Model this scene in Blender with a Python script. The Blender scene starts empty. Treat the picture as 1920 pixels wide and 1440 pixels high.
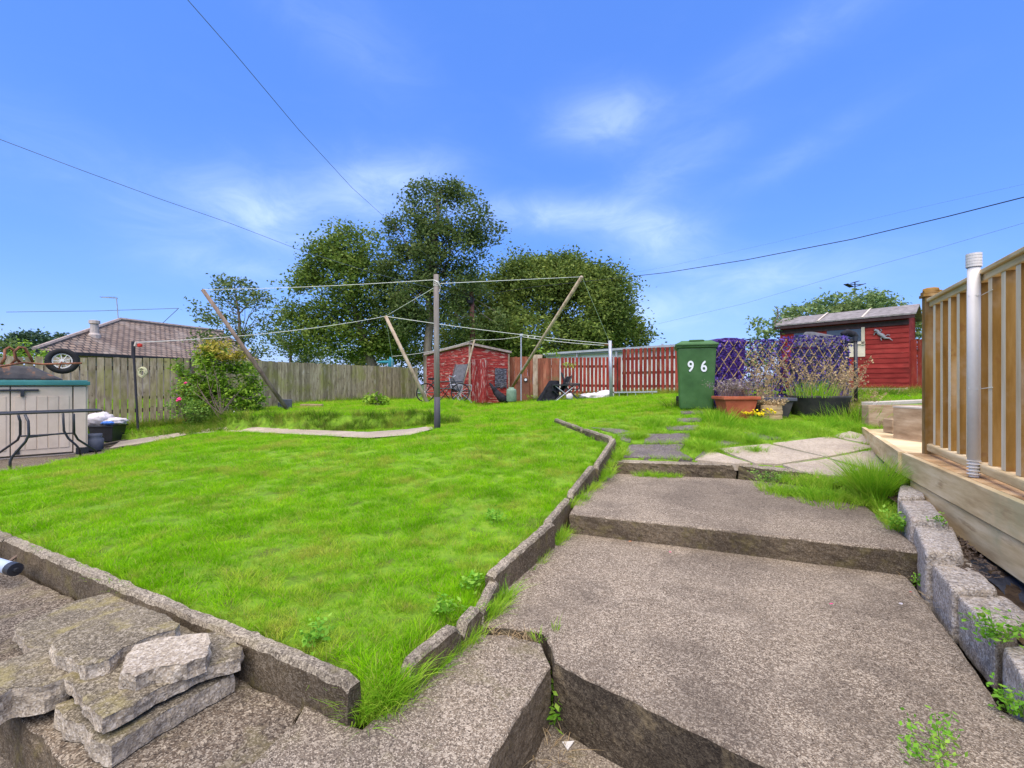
import bpy, bmesh, math, random
import numpy as np
from mathutils import Vector, Matrix, Euler, noise
random.seed(7); rng = np.random.default_rng(7)
sc = bpy.context.scene; COL = sc.collection
R = math.radians
# ------------------------------------------------------------------ camera, light, sky
F = 853.33; ZC = 1.5
cam = bpy.data.cameras.new('camera'); co = bpy.data.objects.new('camera', cam); COL.objects.link(co)
cam.sensor_width = 36; cam.lens = 16; cam.clip_start = 0.05; cam.clip_end = 3000
co.location = (0, 0, ZC); co.rotation_euler = (R(90), 0, 0); sc.camera = co
sc.view_settings.view_transform = 'Standard'; sc.view_settings.look = 'None'
sc.view_settings.exposure = 0.5; sc.view_settings.gamma = 1.0
SUN_EL, SUN_AZ = R(64), R(-165)      # azimuth measured from +Y (view direction) towards +X
sd = Vector((math.sin(SUN_AZ) * math.cos(SUN_EL), math.cos(SUN_AZ) * math.cos(SUN_EL), math.sin(SUN_EL)))
sun = bpy.data.lights.new('sun', 'SUN'); sun.energy = 4.5; sun.angle = R(84); sun.color = (1, .895, .75)
so = bpy.data.objects.new('sun', sun); COL.objects.link(so); so.rotation_euler = sd.to_track_quat('Z', 'Y').to_euler()
so.location = (0, 0, 20)

class NT:
    def __init__(s, tree): s.t = tree; s.n = tree.nodes; s.l = tree.links
    def add(s, typ, **kw):
        n = s.n.new(typ)
        for k, v in kw.items():
            if k == 'inp':
                for a, b in v.items():
                    if hasattr(b, 'is_linked') or isinstance(b, bpy.types.NodeSocket): s.l.new(b, n.inputs[a])
                    else: n.inputs[a].default_value = b
            else: setattr(n, k, v)
        return n
    def math(s, op, a, b=0.0, c=None, clamp=False):
        d = {0: a, 1: b}
        if c is not None: d[2] = c
        return s.add('ShaderNodeMath', operation=op, use_clamp=clamp, inp=d).outputs[0]
    def mix(s, f, a, b, blend='MIX'):
        n = s.add('ShaderNodeMix', data_type='RGBA', blend_type=blend)
        for i, x in ((0, f), (6, a), (7, b)):
            if isinstance(x, bpy.types.NodeSocket): s.l.new(x, n.inputs[i])
            else: n.inputs[i].default_value = x if i == 0 else (x if len(x) == 4 else (*x, 1))
        return n.outputs[2]
    def ramp(s, f, stops):
        n = s.add('ShaderNodeValToRGB'); s.l.new(f, n.inputs[0]); e = n.color_ramp.elements
        while len(e) < len(stops): e.new(.5)
        for q, (p, c) in zip(e, stops): q.position = p; q.color = (*c, 1) if len(c) == 3 else c
        return n.outputs[0]
    def noise(s, vec, scale, detail=4, rough=.55, dist=0.0):
        return s.add('ShaderNodeTexNoise', inp={'Vector': vec, 'Scale': scale, 'Detail': detail, 'Roughness': rough, 'Distortion': dist}).outputs[0]
    def sstep(s, x, lo, hi, a=0.0, b=1.0):
        return s.add('ShaderNodeMapRange', interpolation_type='SMOOTHSTEP', inp={0: x, 1: lo, 2: hi, 3: a, 4: b}).outputs[0]

w = bpy.data.worlds.new('World'); sc.world = w; w.use_nodes = True
wt = NT(w.node_tree); wt.n.clear()
sky = wt.add('ShaderNodeTexSky', sky_type='NISHITA', sun_disc=False, sun_elevation=SUN_EL, sun_rotation=SUN_AZ, air_density=1.2, dust_density=0.5, ozone_density=3.0)
tc = wt.add('ShaderNodeTexCoord').outputs['Generated']
tint = wt.mix(1.0, sky.outputs[0], (0.92, 1.0, 1.32), 'MULTIPLY')
hsv = wt.add('ShaderNodeHueSaturation', inp={'Hue': .5, 'Saturation': 1.12, 'Value': 1.0, 'Color': tint}).outputs[0]
def skydir(u, v): return Vector(((u - 960) / F, 1, (720 - v) / F)).normalized()
total = None
mp = wt.add('ShaderNodeMapping', inp={'Vector': tc, 'Scale': (5, 5, 11)}).outputs[0]
wisp = wt.noise(mp, 1.6, 6, .62, .6)
for (u, v, su, sv, rot, amp) in [(1135, 222, 75, 34, 0, .62), (1225, 440, 72, 36, -.3, .75), (1020, 400, 120, 24, -.05, .65), (730, 350, 90, 40, .3, .6),
                            (490, 405, 75, 34, -.2, .65), (560, 370, 150, 60, .2, .25), (1400, 525, 160, 30, .05, .5), (1225, 590, 100, 26, 0, .6), (1500, 60, 170, 36, .3, .2),
                            (1280, 290, 90, 24, .2, .22), (440, 500, 110, 26, 0, .35), (1490, 290, 110, 20, .35, .16), (650, 70, 120, 50, -.5, .16), (240, 380, 200, 60, -.4, .14), (1240, 350, 70, 26, .2, .2)]:
    d = skydir(u, v); rt = Vector((d.y, -d.x, 0)).normalized(); up = rt.cross(d).normalized()
    a = rt * math.cos(rot) + up * math.sin(rot); b = up * math.cos(rot) - rt * math.sin(rot)
    k = 1 / math.sqrt(1 + ((u - 960) / F) ** 2 + ((720 - v) / F) ** 2)
    x = wt.add('ShaderNodeVectorMath', operation='DOT_PRODUCT', inp={0: tc, 1: a / (su / F * k)}).outputs['Value']
    y = wt.add('ShaderNodeVectorMath', operation='DOT_PRODUCT', inp={0: tc, 1: b / (sv / F * k)}).outputs['Value']
    z = wt.add('ShaderNodeVectorMath', operation='DOT_PRODUCT', inp={0: tc, 1: d}).outputs['Value']
    r2 = wt.math('ADD', wt.math('MULTIPLY', x, x), wt.math('MULTIPLY', y, y))
    g = wt.math('MULTIPLY', wt.math('EXPONENT', wt.math('MULTIPLY', r2, -.6)), wt.math('GREATER_THAN', z, 0))
    g = wt.math('MULTIPLY', g, amp * .72)
    total = g if total is None else wt.math('ADD', total, g)
cl = wt.math('MULTIPLY', total, wt.sstep(wisp, .25, .8, .35, 1.0))
base_w = wt.math('MULTIPLY', wt.sstep(wisp, .45, .9), .015)
cl = wt.math('ADD', cl, base_w, clamp=True)
hsv = wt.mix(.55, hsv, (.60, 1.50, 5.0))
skyc = wt.mix(cl, hsv, (4.6, 5.6, 7.6))
bg = wt.add('ShaderNodeBackground', inp={0: skyc, 1: .15})
wt.l.new(bg.outputs[0], wt.add('ShaderNodeOutputWorld').inputs[0])

# ------------------------------------------------------------------ materials
def mat(name, cols, scale=6, stretch=(1, 1, 1), detail=5, rough=.85, bump=.3, bscale=60, bdist=.004, var=.25, spec=.12, metal=0,
        stain=(), transl=0, world=False, haze=None):
    m = bpy.data.materials.new(name); m.use_nodes = True; t = NT(m.node_tree); t.n.clear()
    if world: vec = t.add('ShaderNodeNewGeometry').outputs['Position']
    else: vec = t.add('ShaderNodeTexCoord').outputs['Object']
    mp = t.add('ShaderNodeMapping', inp={'Vector': vec, 'Scale': stretch}).outputs[0]
    at = t.add('ShaderNodeAttribute', attribute_name='var').outputs['Fac']
    off = t.add('ShaderNodeCombineXYZ', inp={0: t.math('MULTIPLY', at, 37.0), 1: t.math('MULTIPLY', at, 17.0), 2: 0.0}).outputs[0]
    mpo = t.add('ShaderNodeVectorMath', operation='ADD', inp={0: mp, 1: off}).outputs[0]
    f = t.noise(mpo, scale, detail, .6)
    n = len(cols); stops = [(.3 + .4 * i / max(1, n - 1), c) for i, c in enumerate(cols)]
    c = t.ramp(f, stops)
    for st in stain:   # (colour, scale, lo, hi, amount[, stretch])
        v2 = t.add('ShaderNodeMapping', inp={'Vector': vec, 'Scale': st[5] if len(st) > 5 else (1, 1, 1), 'Location': (3.1 * len(name), 1.7, .3)}).outputs[0]
        s = t.math('MULTIPLY', t.sstep(t.noise(v2, st[1], 5, .6), st[2], st[3]), st[4])
        c = t.mix(s, c, st[0])
    if var:
        g = t.math('MULTIPLY_ADD', at, var * 2, 1 - var)
        gc = t.add('ShaderNodeCombineColor', inp={0: g, 1: g, 2: g}).outputs[0]
        c = t.mix(1.0, c, gc, 'MULTIPLY')
    bs = t.add('ShaderNodeBsdfPrincipled', inp={'Base Color': c, 'Roughness': rough, 'Metallic': metal, 'Specular IOR Level': spec})
    if bump:
        h = t.noise(mp if max(stretch) / min(stretch) > 2 else vec, bscale, 4, .65)
        bp = t.add('ShaderNodeBump', inp={'Strength': bump, 'Distance': bdist, 'Height': h}); t.l.new(bp.outputs[0], bs.inputs['Normal'])
    out = t.add('ShaderNodeOutputMaterial'); sh = bs.outputs[0]
    if transl:
        tr = t.add('ShaderNodeBsdfTranslucent', inp={0: c}); mx = t.add('ShaderNodeMixShader', inp={0: transl, 1: sh, 2: tr.outputs[0]}); sh = mx.outputs[0]
    t.l.new(sh, out.inputs[0]); return m

def speckled(name, a, b, dark, pale, sc1=170, blotch=(.1, .085, .07), blamt=.5, algae=None, spk=.75):
    """exposed aggregate concrete"""
    m = bpy.data.materials.new(name); m.use_nodes = True; t = NT(m.node_tree); t.n.clear()
    p = t.add('ShaderNodeNewGeometry').outputs['Position']
    c = t.mix(t.sstep(t.noise(p, 1.7, 5, .65), .36, .66), a, b)
    vo = t.add('ShaderNodeTexVoronoi', feature='F1', inp={'Vector': p, 'Scale': sc1})
    sep = t.add('ShaderNodeSeparateColor', inp={0: vo.outputs['Color']})
    c = t.mix(t.math('MULTIPLY', t.sstep(sep.outputs[0], .45, .95), spk), c, pale)
    c = t.mix(t.math('MULTIPLY', t.sstep(sep.outputs[1], .5, .98), spk), c, dark)
    vo2 = t.add('ShaderNodeTexVoronoi', feature='F1', inp={'Vector': p, 'Scale': sc1 * .42})
    s2 = t.add('ShaderNodeSeparateColor', inp={0: vo2.outputs['Color']})
    c = t.mix(t.math('MULTIPLY', t.sstep(s2.outputs[0], .72, .98), .6 * spk), c, pale)
    c = t.mix(t.math('MULTIPLY', t.sstep(s2.outputs[1], .72, .98), .6 * spk), c, dark)
    c = t.mix(t.math('MULTIPLY', t.sstep(t.noise(p, 2.1, 9, .74, .3), .42, .78), blamt), c, blotch)
    c = t.mix(t.math('MULTIPLY', t.sstep(t.noise(p, 1.3, 8, .7, .5), .56, .74), .28), c, pale)
    c = t.mix(t.math('MULTIPLY', t.sstep(t.noise(p, .8, 3, .5), .5, .7), blamt * .6), c, blotch)
    if algae: c = t.mix(t.math('MULTIPLY', t.sstep(t.noise(p, 6.5, 6, .7), .5, .68), algae[1]), c, algae[0])
    hgt = t.math('ADD', t.math('MULTIPLY', vo.outputs[0], .7), t.noise(p, 60, 4, .7))
    bp = t.add('ShaderNodeBump', inp={'Strength': .55, 'Distance': .005, 'Height': hgt})
    bs = t.add('ShaderNodeBsdfPrincipled', inp={'Base Color': c, 'Roughness': .92, 'Specular IOR Level': .05, 'Normal': bp.outputs[0]})
    t.l.new(bs.outputs[0], t.add('ShaderNodeOutputMaterial').inputs[0]); return m

def leafmat(name, c1, c2, c3, tr=.35, scale=1.2, rough=.55, alt=None):
    m = bpy.data.materials.new(name); m.use_nodes = True; t = NT(m.node_tree); t.n.clear()
    p = t.add('ShaderNodeNewGeometry').outputs['Position']
    at = t.add('ShaderNodeAttribute', attribute_name='var').outputs['Fac']
    f = t.math('ADD', t.math('MULTIPLY', t.noise(p, scale, 4, .6), .75), t.math('MULTIPLY', at, .35))
    c = t.ramp(f, [(.28, c1), (.52, c2), (.8, c3)])
    if alt: c = t.mix(t.math('MULTIPLY', t.sstep(t.noise(p, alt[1], 4, .6), alt[2], alt[2] + .15), .8), c, alt[0])
    bs = t.add('ShaderNodeBsdfPrincipled', inp={'Base Color': c, 'Roughness': rough, 'Specular IOR Level': .15})
    trn = t.add('ShaderNodeBsdfTranslucent', inp={0: c})
    mx = t.add('ShaderNodeMixShader', inp={0: tr, 1: bs.outputs[0], 2: trn.outputs[0]})
    t.l.new(mx.outputs[0], t.add('ShaderNodeOutputMaterial').inputs[0]); return m

def grassmat(name, lo, mid, hi, tr=.4):
    m = bpy.data.materials.new(name); m.use_nodes = True; t = NT(m.node_tree); t.n.clear()
    p = t.add('ShaderNodeNewGeometry').outputs['Position']
    flat = t.add('ShaderNodeMapping', inp={'Vector': p, 'Scale': (1, 1, 0)}).outputs[0]
    at = t.add('ShaderNodeAttribute', attribute_name='var').outputs['Fac']
    rnd = t.add('ShaderNodeObjectInfo').outputs['Random']
    f = t.math('ADD', t.math('MULTIPLY', t.noise(flat, 2.2, 6, .65), .8), t.math('ADD', t.math('MULTIPLY', at, .22), t.math('MULTIPLY', rnd, .12)))
    c = t.ramp(f, [(.34, lo), (.58, mid), (.82, hi)])
    yel = t.math('MULTIPLY', t.sstep(t.noise(flat, 1.3, 6, .75), .47, .64), .7)
    c = t.mix(yel, c, (.50, .48, .08))
    thatch = t.math('MULTIPLY', t.sstep(at, .86, .97), .8)
    c = t.mix(thatch, c, (.42, .34, .12))
    bs = t.add('ShaderNodeBsdfPrincipled', inp={'Base Color': c, 'Roughness': .65, 'Specular IOR Level': .06})
    trn = t.add('ShaderNodeBsdfTranslucent', inp={0: c})
    mx = t.add('ShaderNodeMixShader', inp={0: tr, 1: bs.outputs[0], 2: trn.outputs[0]})
    t.l.new(mx.outputs[0], t.add('ShaderNodeOutputMaterial').inputs[0]); return m

mt = {}
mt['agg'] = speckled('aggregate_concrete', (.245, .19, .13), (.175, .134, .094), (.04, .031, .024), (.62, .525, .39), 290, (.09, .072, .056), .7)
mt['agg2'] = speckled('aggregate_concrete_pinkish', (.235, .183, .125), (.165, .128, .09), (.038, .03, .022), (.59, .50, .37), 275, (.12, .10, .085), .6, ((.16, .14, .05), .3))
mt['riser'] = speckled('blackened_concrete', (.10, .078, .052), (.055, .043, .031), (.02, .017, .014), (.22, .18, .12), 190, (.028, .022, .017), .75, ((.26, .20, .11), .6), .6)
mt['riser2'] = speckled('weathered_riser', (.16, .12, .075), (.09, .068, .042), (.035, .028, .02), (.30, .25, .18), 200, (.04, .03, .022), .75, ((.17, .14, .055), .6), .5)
mt['edging'] = speckled('edging_concrete', (.31, .26, .19), (.21, .175, .125), (.05, .04, .03), (.55, .47, .34), 200, (.07, .058, .045), .7, ((.20, .17, .07), .35))
mt['patio'] = speckled('patio_concrete', (.17, .128, .086), (.11, .083, .058), (.03, .024, .02), (.45, .38, .28), 210, (.055, .045, .036), .75, ((.2, .17, .08), .45))
mt['flag'] = speckled('pale_flagstone', (.46, .38, .27), (.36, .295, .21), (.15, .12, .1), (.6, .53, .44), 120, (.22, .18, .14), .55, None, .35)
mt['darkflag'] = speckled('dark_flagstone', (.17, .145, .125), (.12, .10, .09), (.05, .045, .045), (.34, .3, .27), 120, (.075, .065, .065), .6, ((.2, .19, .08), .35), .4)
mt['slabtop'] = speckled('broken_slab', (.20, .165, .105), (.14, .115, .078), (.05, .04, .03), (.42, .36, .26), 210, (.11, .09, .06), .6, ((.30, .25, .09), .55))
mt['slabside'] = speckled('broken_slab_core', (.50, .42, .30), (.33, .27, .19), (.10, .08, .065), (.66, .59, .48), 170, (.14, .11, .085), .75, None, .55)
mt['granite'] = speckled('granite', (.46, .39, .30), (.31, .265, .205), (.10, .09, .085), (.68, .63, .56), 150, (.2, .17, .14), .6, ((.42, .32, .25), .35), .7)
mt['soil'] = mat('soil', [(.035, .024, .015), (.075, .05, .03), (.15, .11, .06)], 14, bump=.8, bscale=45, bdist=.02, var=0, world=True)
mt['turf'] = mat('turf_soil', [(.10, .15, .02), (.16, .30, .02), (.24, .36, .03)], 9, bump=.8, bscale=70, bdist=.02, var=0, world=True, stain=[((.09, .065, .03), 3.5, .58, .72, .7)])
mt['ground'] = mat('field', [(.05, .09, .02), (.08, .13, .03)], .3, var=0, world=True)
mt['grass'] = grassmat('grass_blade', (.11, .30, .003), (.24, .53, .005), (.43, .68, .015))
mt['bankgrass'] = grassmat('bank_grass', (.04, .10, .008), (.10, .22, .012), (.24, .34, .03))
mt['longgrass'] = leafmat('long_grass', (.14, .36, .015), (.26, .50, .02), (.46, .58, .07), .35, 3)
mt['drygrass'] = leafmat('dry_grass', (.28, .18, .09), (.42, .30, .15), (.60, .47, .26), .25, 4)
mt['weedleaf'] = leafmat('weed_leaf', (.10, .28, .02), (.18, .42, .03), (.34, .52, .07), .3, 8)
mt['treeA'] = leafmat('ash_leaf', (.055, .10, .018), (.135, .215, .035), (.31, .37, .07), .34, .9)
mt['treeB'] = leafmat('tall_tree_leaf', (.05, .085, .025), (.11, .165, .045), (.25, .30, .09), .34, .9)
mt['treeC'] = leafmat('round_tree_leaf', (.05, .09, .02), (.13, .19, .035), (.30, .36, .07), .33, .5)
mt['treeD'] = leafmat('far_leaf', (.035, .07, .04), (.06, .11, .055), (.1, .16, .07), .25, .4)
mt['shrub'] = leafmat('shrub_leaf', (.10, .20, .015), (.20, .36, .03), (.38, .50, .05), .3, 2.5, .45)
mt['shrubtop'] = leafmat('orange_shrub_leaf', (.22, .25, .03), (.42, .38, .05), (.55, .40, .08), .3, 2.5)
mt['ivy'] = leafmat('bramble_leaf', (.08, .16, .05), (.17, .26, .08), (.33, .40, .14), .3, 1.5)
mt['rose'] = leafmat('rose_leaf', (.09, .20, .03), (.17, .32, .05), (.33, .45, .09), .3, 3)
mt['bark'] = mat('bark', [(.10, .075, .055), (.2, .16, .12), (.3, .25, .2)], 5, (1, 1, .25), bump=.8, bscale=12, bdist=.03, var=.1)
mt['twig'] = mat('twig', [(.08, .06, .045), (.16, .12, .09)], 5, var=.1)
mt['greywood'] = mat('weathered_fence_board', [(.17, .135, .08), (.32, .26, .16), (.46, .385, .26)], 3.2, (5, 5, 1.1), var=.3, bump=.6, bscale=28, detail=8,
                     stain=[((.27, .27, .06), 1.6, .45, .65, .6), ((.09, .065, .04), 9, .60, .70, .6), ((.55, .50, .40), 6, .60, .75, .55, (1, 1, .4))])
mt['darkwood'] = mat('fence_rail_dark', [(.06, .05, .035), (.12, .10, .07)], 6, var=.2)
mt['redfence'] = mat('red_stained_board', [(.16, .024, .016), (.25, .035, .024), (.33, .065, .042)], 4, (2, 2, .5), var=.3, bump=.4, bscale=25, stain=[((.30, .15, .08), 4, .52, .68, .55, (2, 2, .6)), ((.09, .03, .02), 7, .6, .7, .6)])
mt['oldredfence'] = mat('old_red_board', [(.14, .06, .035), (.27, .09, .05), (.35, .16, .09)], 4, (2, 2, .5), var=.3, stain=[((.16, .15, .06), 2.5, .5, .65, .6)])
mt['redshed'] = mat('peeling_red_paint', [(.20, .025, .022), (.30, .036, .03), (.42, .09, .065)], 4, (.8, .8, 3), var=.15, bump=.5, bscale=30,
                    stain=[((.48, .36, .28), 5, .545, .64, .8, (.7, .7, 5))])
mt['reddoor'] = mat('peeling_red_door', [(.20, .025, .024), (.32, .035, .032), (.42, .09, .07)], 4, (3, 3, .8), var=.25, bump=.5, bscale=30,
                    stain=[((.52, .38, .32), 5, .54, .64, .8, (5, 5, .7))])
mt['redshed2'] = mat('red_shed_paint', [(.20, .022, .018), (.27, .032, .026), (.34, .05, .038)], 3, (.8, .8, 3), var=.2, bump=.3, bscale=30, stain=[((.14, .025, .02), 2.2, .5, .7, .5), ((.45, .25, .2), 9, .68, .74, .5, (.7, .7, 4))])
mt['flake'] = mat('flaking_board', [(.30, .04, .035), (.48, .35, .27), (.6, .5, .4)], 9, (.5, .5, 2), var=.15)
mt['felt'] = mat('roof_felt', [(.16, .145, .13), (.24, .215, .20), (.32, .29, .27)], 9, var=.08, bump=.4, bscale=80, stain=[((.36, .33, .3), 3, .6, .68, .5)])
mt['paletrim'] = mat('grey_trim', [(.22, .17, .14), (.34, .27, .23), (.42, .35, .3)], 8, (1, 1, 1), var=.1)
mt['fasciadark'] = mat('dark_fascia', [(.045, .03, .03), (.08, .045, .045)], 8, var=.1)
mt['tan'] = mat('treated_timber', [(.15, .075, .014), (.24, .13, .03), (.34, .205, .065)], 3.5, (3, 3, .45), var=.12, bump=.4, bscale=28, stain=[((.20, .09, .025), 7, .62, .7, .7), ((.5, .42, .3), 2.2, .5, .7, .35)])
mt['litbaluster'] = mat('pale_baluster_face', [(.50, .38, .22), (.64, .53, .36), (.72, .63, .48)], 3.5, (3, 3, .45), var=.1, bump=.3, bscale=28)  # paler timber for left baluster faces: light from the left put into the colour
mt['paleplank'] = mat('pale_weathered_plank', [(.42, .29, .14), (.60, .45, .24), (.74, .59, .36)], 2.6, (.7, .7, 5), var=.08, bump=.5, bscale=14, stain=[((.28, .17, .08), 3.5, .6, .7, .6, (.6, .6, 4)), ((.33, .33, .18), 1.4, .55, .7, .5)])
mt['decktop'] = mat('deck_board', [(.34, .19, .08), (.50, .31, .14), (.60, .42, .22)], 6, (1, 1, 1), var=.22, bump=.5, bscale=40)
mt['sleeper'] = mat('sleeper_timber', [(.24, .16, .09), (.37, .26, .155), (.5, .38, .25)], 3.5, (1, 1, 4), var=.15, bump=.5, bscale=14, stain=[((.13, .08, .04), 5, .6, .68, .6)])
mt['sleepertop'] = mat('sleeper_top', [(.5, .43, .34), (.62, .55, .45)], 5, var=.1)
mt['pole'] = mat('pole_wood', [(.14, .12, .105), (.24, .21, .18), (.34, .30, .25)], 4, (4, 4, .4), var=.1, bump=.5, bscale=20)
mt['poledark'] = mat('pole_dark_base', [(.07, .065, .075), (.11, .10, .115)], 4, (4, 4, .4), var=.1)
mt['prop'] = mat('prop_wood', [(.24, .18, .12), (.40, .31, .21), (.5, .42, .31)], 4, (2, 2, 1), var=.1)
mt['propdark'] = mat('prop_wood_dark', [(.12, .085, .065), (.22, .16, .12), (.28, .21, .15)], 4, (2, 2, 1), var=.1)
mt['telegraph'] = mat('brown_post', [(.10, .045, .035), (.17, .08, .06)], 4, (4, 4, .4), var=.1)
mt['coilrope'] = mat('old_rope', [(.40, .40, .20), (.62, .60, .38)], 20, var=.2)
mt['rope'] = mat('white_line', [(.62, .62, .55), (.75, .75, .68)], 8, var=0)
mt['cable'] = mat('dark_cable', [(.03, .03, .035), (.05, .05, .055)], 8, var=0)
mt['cablegrey'] = mat('grey_cable', [(.12, .15, .2), (.16, .19, .25)], 8, var=0)
mt['galv'] = mat('galvanised', [(.34, .36, .39), (.48, .5, .53)], 8, rough=.45, metal=.3, var=.1)
mt['black'] = mat('black_metal', [(.016, .017, .019), (.03, .032, .036)], 8, rough=.4, spec=.5, var=.1)
mt['blackfab'] = mat('black_fabric', [(.014, .014, .016), (.035, .035, .042)], 12, rough=.9, bump=.6, bscale=30, bdist=.01)
mt['greyfab'] = mat('grey_fabric', [(.08, .08, .085), (.14, .14, .145)], 12, rough=.9)
mt['sheet'] = mat('black_plastic', [(.015, .016, .02), (.05, .052, .06), (.30, .31, .34)], 5, (2, 2, 9), rough=.35, spec=.6, bump=.8, bscale=5, bdist=.03)
mt['bin'] = mat('green_bin_plastic', [(.03, .085, .02), (.045, .12, .03), (.065, .15, .045)], 4, stain=[((.12, .15, .10), 3, .55, .75, .4, (1, 1, .4))], rough=.45, spec=.4, bump=.15, bscale=120, var=.05)
mt['binlid'] = mat('green_bin_lid', [(.055, .13, .045), (.09, .18, .07)], 6, rough=.5, var=.05)
mt['whitepaint'] = mat('white_number', [(.7, .71, .72), (.85, .85, .85)], 9, var=0)
mt['purple'] = mat('purple_plastic', [(.045, .018, .10), (.075, .025, .16)], 5, rough=.5, var=.1)
mt['purpleleaf'] = leafmat('purple_petal', (.012, .008, .055), (.05, .028, .19), (.22, .14, .52), .12, 9)
mt['trelliswood'] = mat('trellis_lath', [(.36, .24, .09), (.55, .39, .16)], 9, var=.2)
mt['terracotta'] = mat('terracotta', [(.30, .07, .035), (.40, .105, .05), (.46, .15, .08)], 6, rough=.7, var=.05)
mt['darkpot'] = mat('dark_tub', [(.03, .03, .03), (.065, .06, .055)], 6, rough=.6, stain=[((.10, .10, .05), 5, .5, .7, .5)])
mt['bluegrey'] = mat('slate_plastic', [(.06, .065, .08), (.12, .125, .15)], 6, rough=.5)
mt['lavender'] = leafmat('lavender', (.16, .13, .10), (.28, .23, .18), (.30, .24, .34), .2, 8)
mt['yellow'] = mat('yellow_petal', [(.75, .52, .01), (.85, .7, .03)], 8, var=.1)
mt['pink'] = mat('pink_petal', [(.70, .03, .16), (.85, .10, .28)], 8, var=.1)
mt['straw'] = mat('straw_log', [(.40, .26, .12), (.62, .45, .24)], 9, (1, 1, 6), var=.2)
mt['beige'] = mat('beige_plastic', [(.58, .47, .35), (.66, .54, .42)], 5, rough=.55, var=.04, bump=.15, bscale=90, stain=[((.42, .34, .26), 2.5, .5, .75, .45)])
mt['teal'] = mat('teal_lid', [(.05, .20, .19), (.08, .27, .25)], 5, rough=.5, var=.05)
mt['rust'] = mat('rusty_steel', [(.09, .045, .03), (.22, .09, .05), (.34, .15, .08)], 12, rough=.7, var=.1)
mt['tray'] = mat('barrow_tray', [(.03, .03, .034), (.07, .065, .065)], 6, rough=.5, stain=[((.25, .11, .05), 6, .55, .68, .7)])
mt['rubber'] = mat('rubber', [(.015, .015, .015), (.03, .03, .03)], 8, rough=.8)
mt['bag'] = mat('white_bag', [(.55, .50, .50), (.78, .74, .74)], 6, rough=.5, bump=.9, bscale=9, bdist=.02)
mt['blue'] = mat('blue_bag', [(.06, .16, .5), (.1, .25, .7)], 6)
mt['whiteplastic'] = mat('white_pipe_plastic', [(.60, .57, .52), (.70, .67, .61)], 5, rough=.4, var=.03, spec=.4)
mt['pipegrey'] = mat('blue_grey_pipe', [(.35, .42, .5), (.45, .52, .6)], 5, rough=.4)
mt['white'] = mat('white_render', [(.62, .60, .55), (.74, .72, .67)], 3, var=.05)
mt['greytrim'] = mat('grey_gutter', [(.30, .32, .34), (.42, .44, .46)], 3, rough=.5, var=.05)
mt['housewall'] = mat('pink_render', [(.42, .31, .24), (.5, .38, .30)], 2, var=.03)
mt['flue'] = mat('flue', [(.45, .38, .33), (.6, .52, .45)], 6)
mt['redplastic'] = mat('red_peg', [(.6, .04, .03), (.7, .07, .05)], 6)
mt['gasgreen'] = mat('green_barrel', [(.12, .19, .13), (.2, .28, .2)], 6, rough=.5)
mt['brownbox'] = mat('brown_cabinet', [(.14, .055, .03), (.2, .085, .05)], 6, rough=.6)
mt['glass'] = mat('dark_glass', [(.03, .035, .045), (.06, .07, .085)], 2, rough=.12, spec=.8, bump=0, var=0)
mt['gecko'] = mat('grey_ornament', [(.18, .18, .19), (.3, .3, .31)], 12)
mt['orangeleaf'] = mat('fallen_leaf', [(.45, .14, .05), (.6, .25, .1)], 8)
mt['tealfab'] = mat('teal_cloth', [(.02, .13, .16), (.04, .22, .26)], 8)
mt['creampanel'] = mat('cream_panel', [(.55, .46, .33), (.65, .56, .42)], 8)
mt['membrane'] = mat('black_membrane', [(.02, .022, .03), (.06, .065, .08)], 9, rough=.45, bump=.7, bscale=14, bdist=.02)

def roofmat():
    m = bpy.data.materials.new('roof_tiles'); m.use_nodes = True; t = NT(m.node_tree); t.n.clear()
    uv = t.add('ShaderNodeUVMap').outputs[0]
    br = t.add('ShaderNodeTexBrick', offset=.5, inp={'Vector': uv, 'Color1': (.28, .20, .14, 1), 'Color2': (.16, .11, .08, 1), 'Mortar': (.04, .03, .028, 1), 'Scale': 1.0, 'Mortar Size': .04, 'Mortar Smooth': .3, 'Bias': 0.0, 'Brick Width': .3, 'Row Height': .28})
    p = t.add('ShaderNodeNewGeometry').outputs['Position']
    c = t.mix(t.sstep(t.noise(p, 1.2, 5, .7), .45, .7, 0, .5), br.outputs[0], (.33, .28, .23))
    c = t.mix(t.sstep(t.noise(p, 4, 3, .7), .68, .74, 0, .8), c, (.45, .44, .36))
    bp = t.add('ShaderNodeBump', inp={'Strength': .8, 'Distance': .05, 'Height': br.outputs[1]}); bp.invert = True
    bs = t.add('ShaderNodeBsdfPrincipled', inp={'Base Color': c, 'Roughness': .9, 'Normal': bp.outputs[0]})
    t.l.new(bs.outputs[0], t.add('ShaderNodeOutputMaterial').inputs[0]); return m
mt['roof'] = roofmat()
mt['mossroof'] = mat('mossy_roof', [(.17, .09, .05), (.27, .15, .07), (.33, .22, .10)], 2, var=.05)

# ------------------------------------------------------------------ helpers
def P(u, v, Y): return Vector(((u - 960) / F * Y, Y, ZC + (720 - v) / F * Y))
def PZ(u, v, z):                      # point of the pixel's ray at height z (relative to the camera)
    Y = -z * F / (v - 720); return P(u, v, Y)

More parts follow.
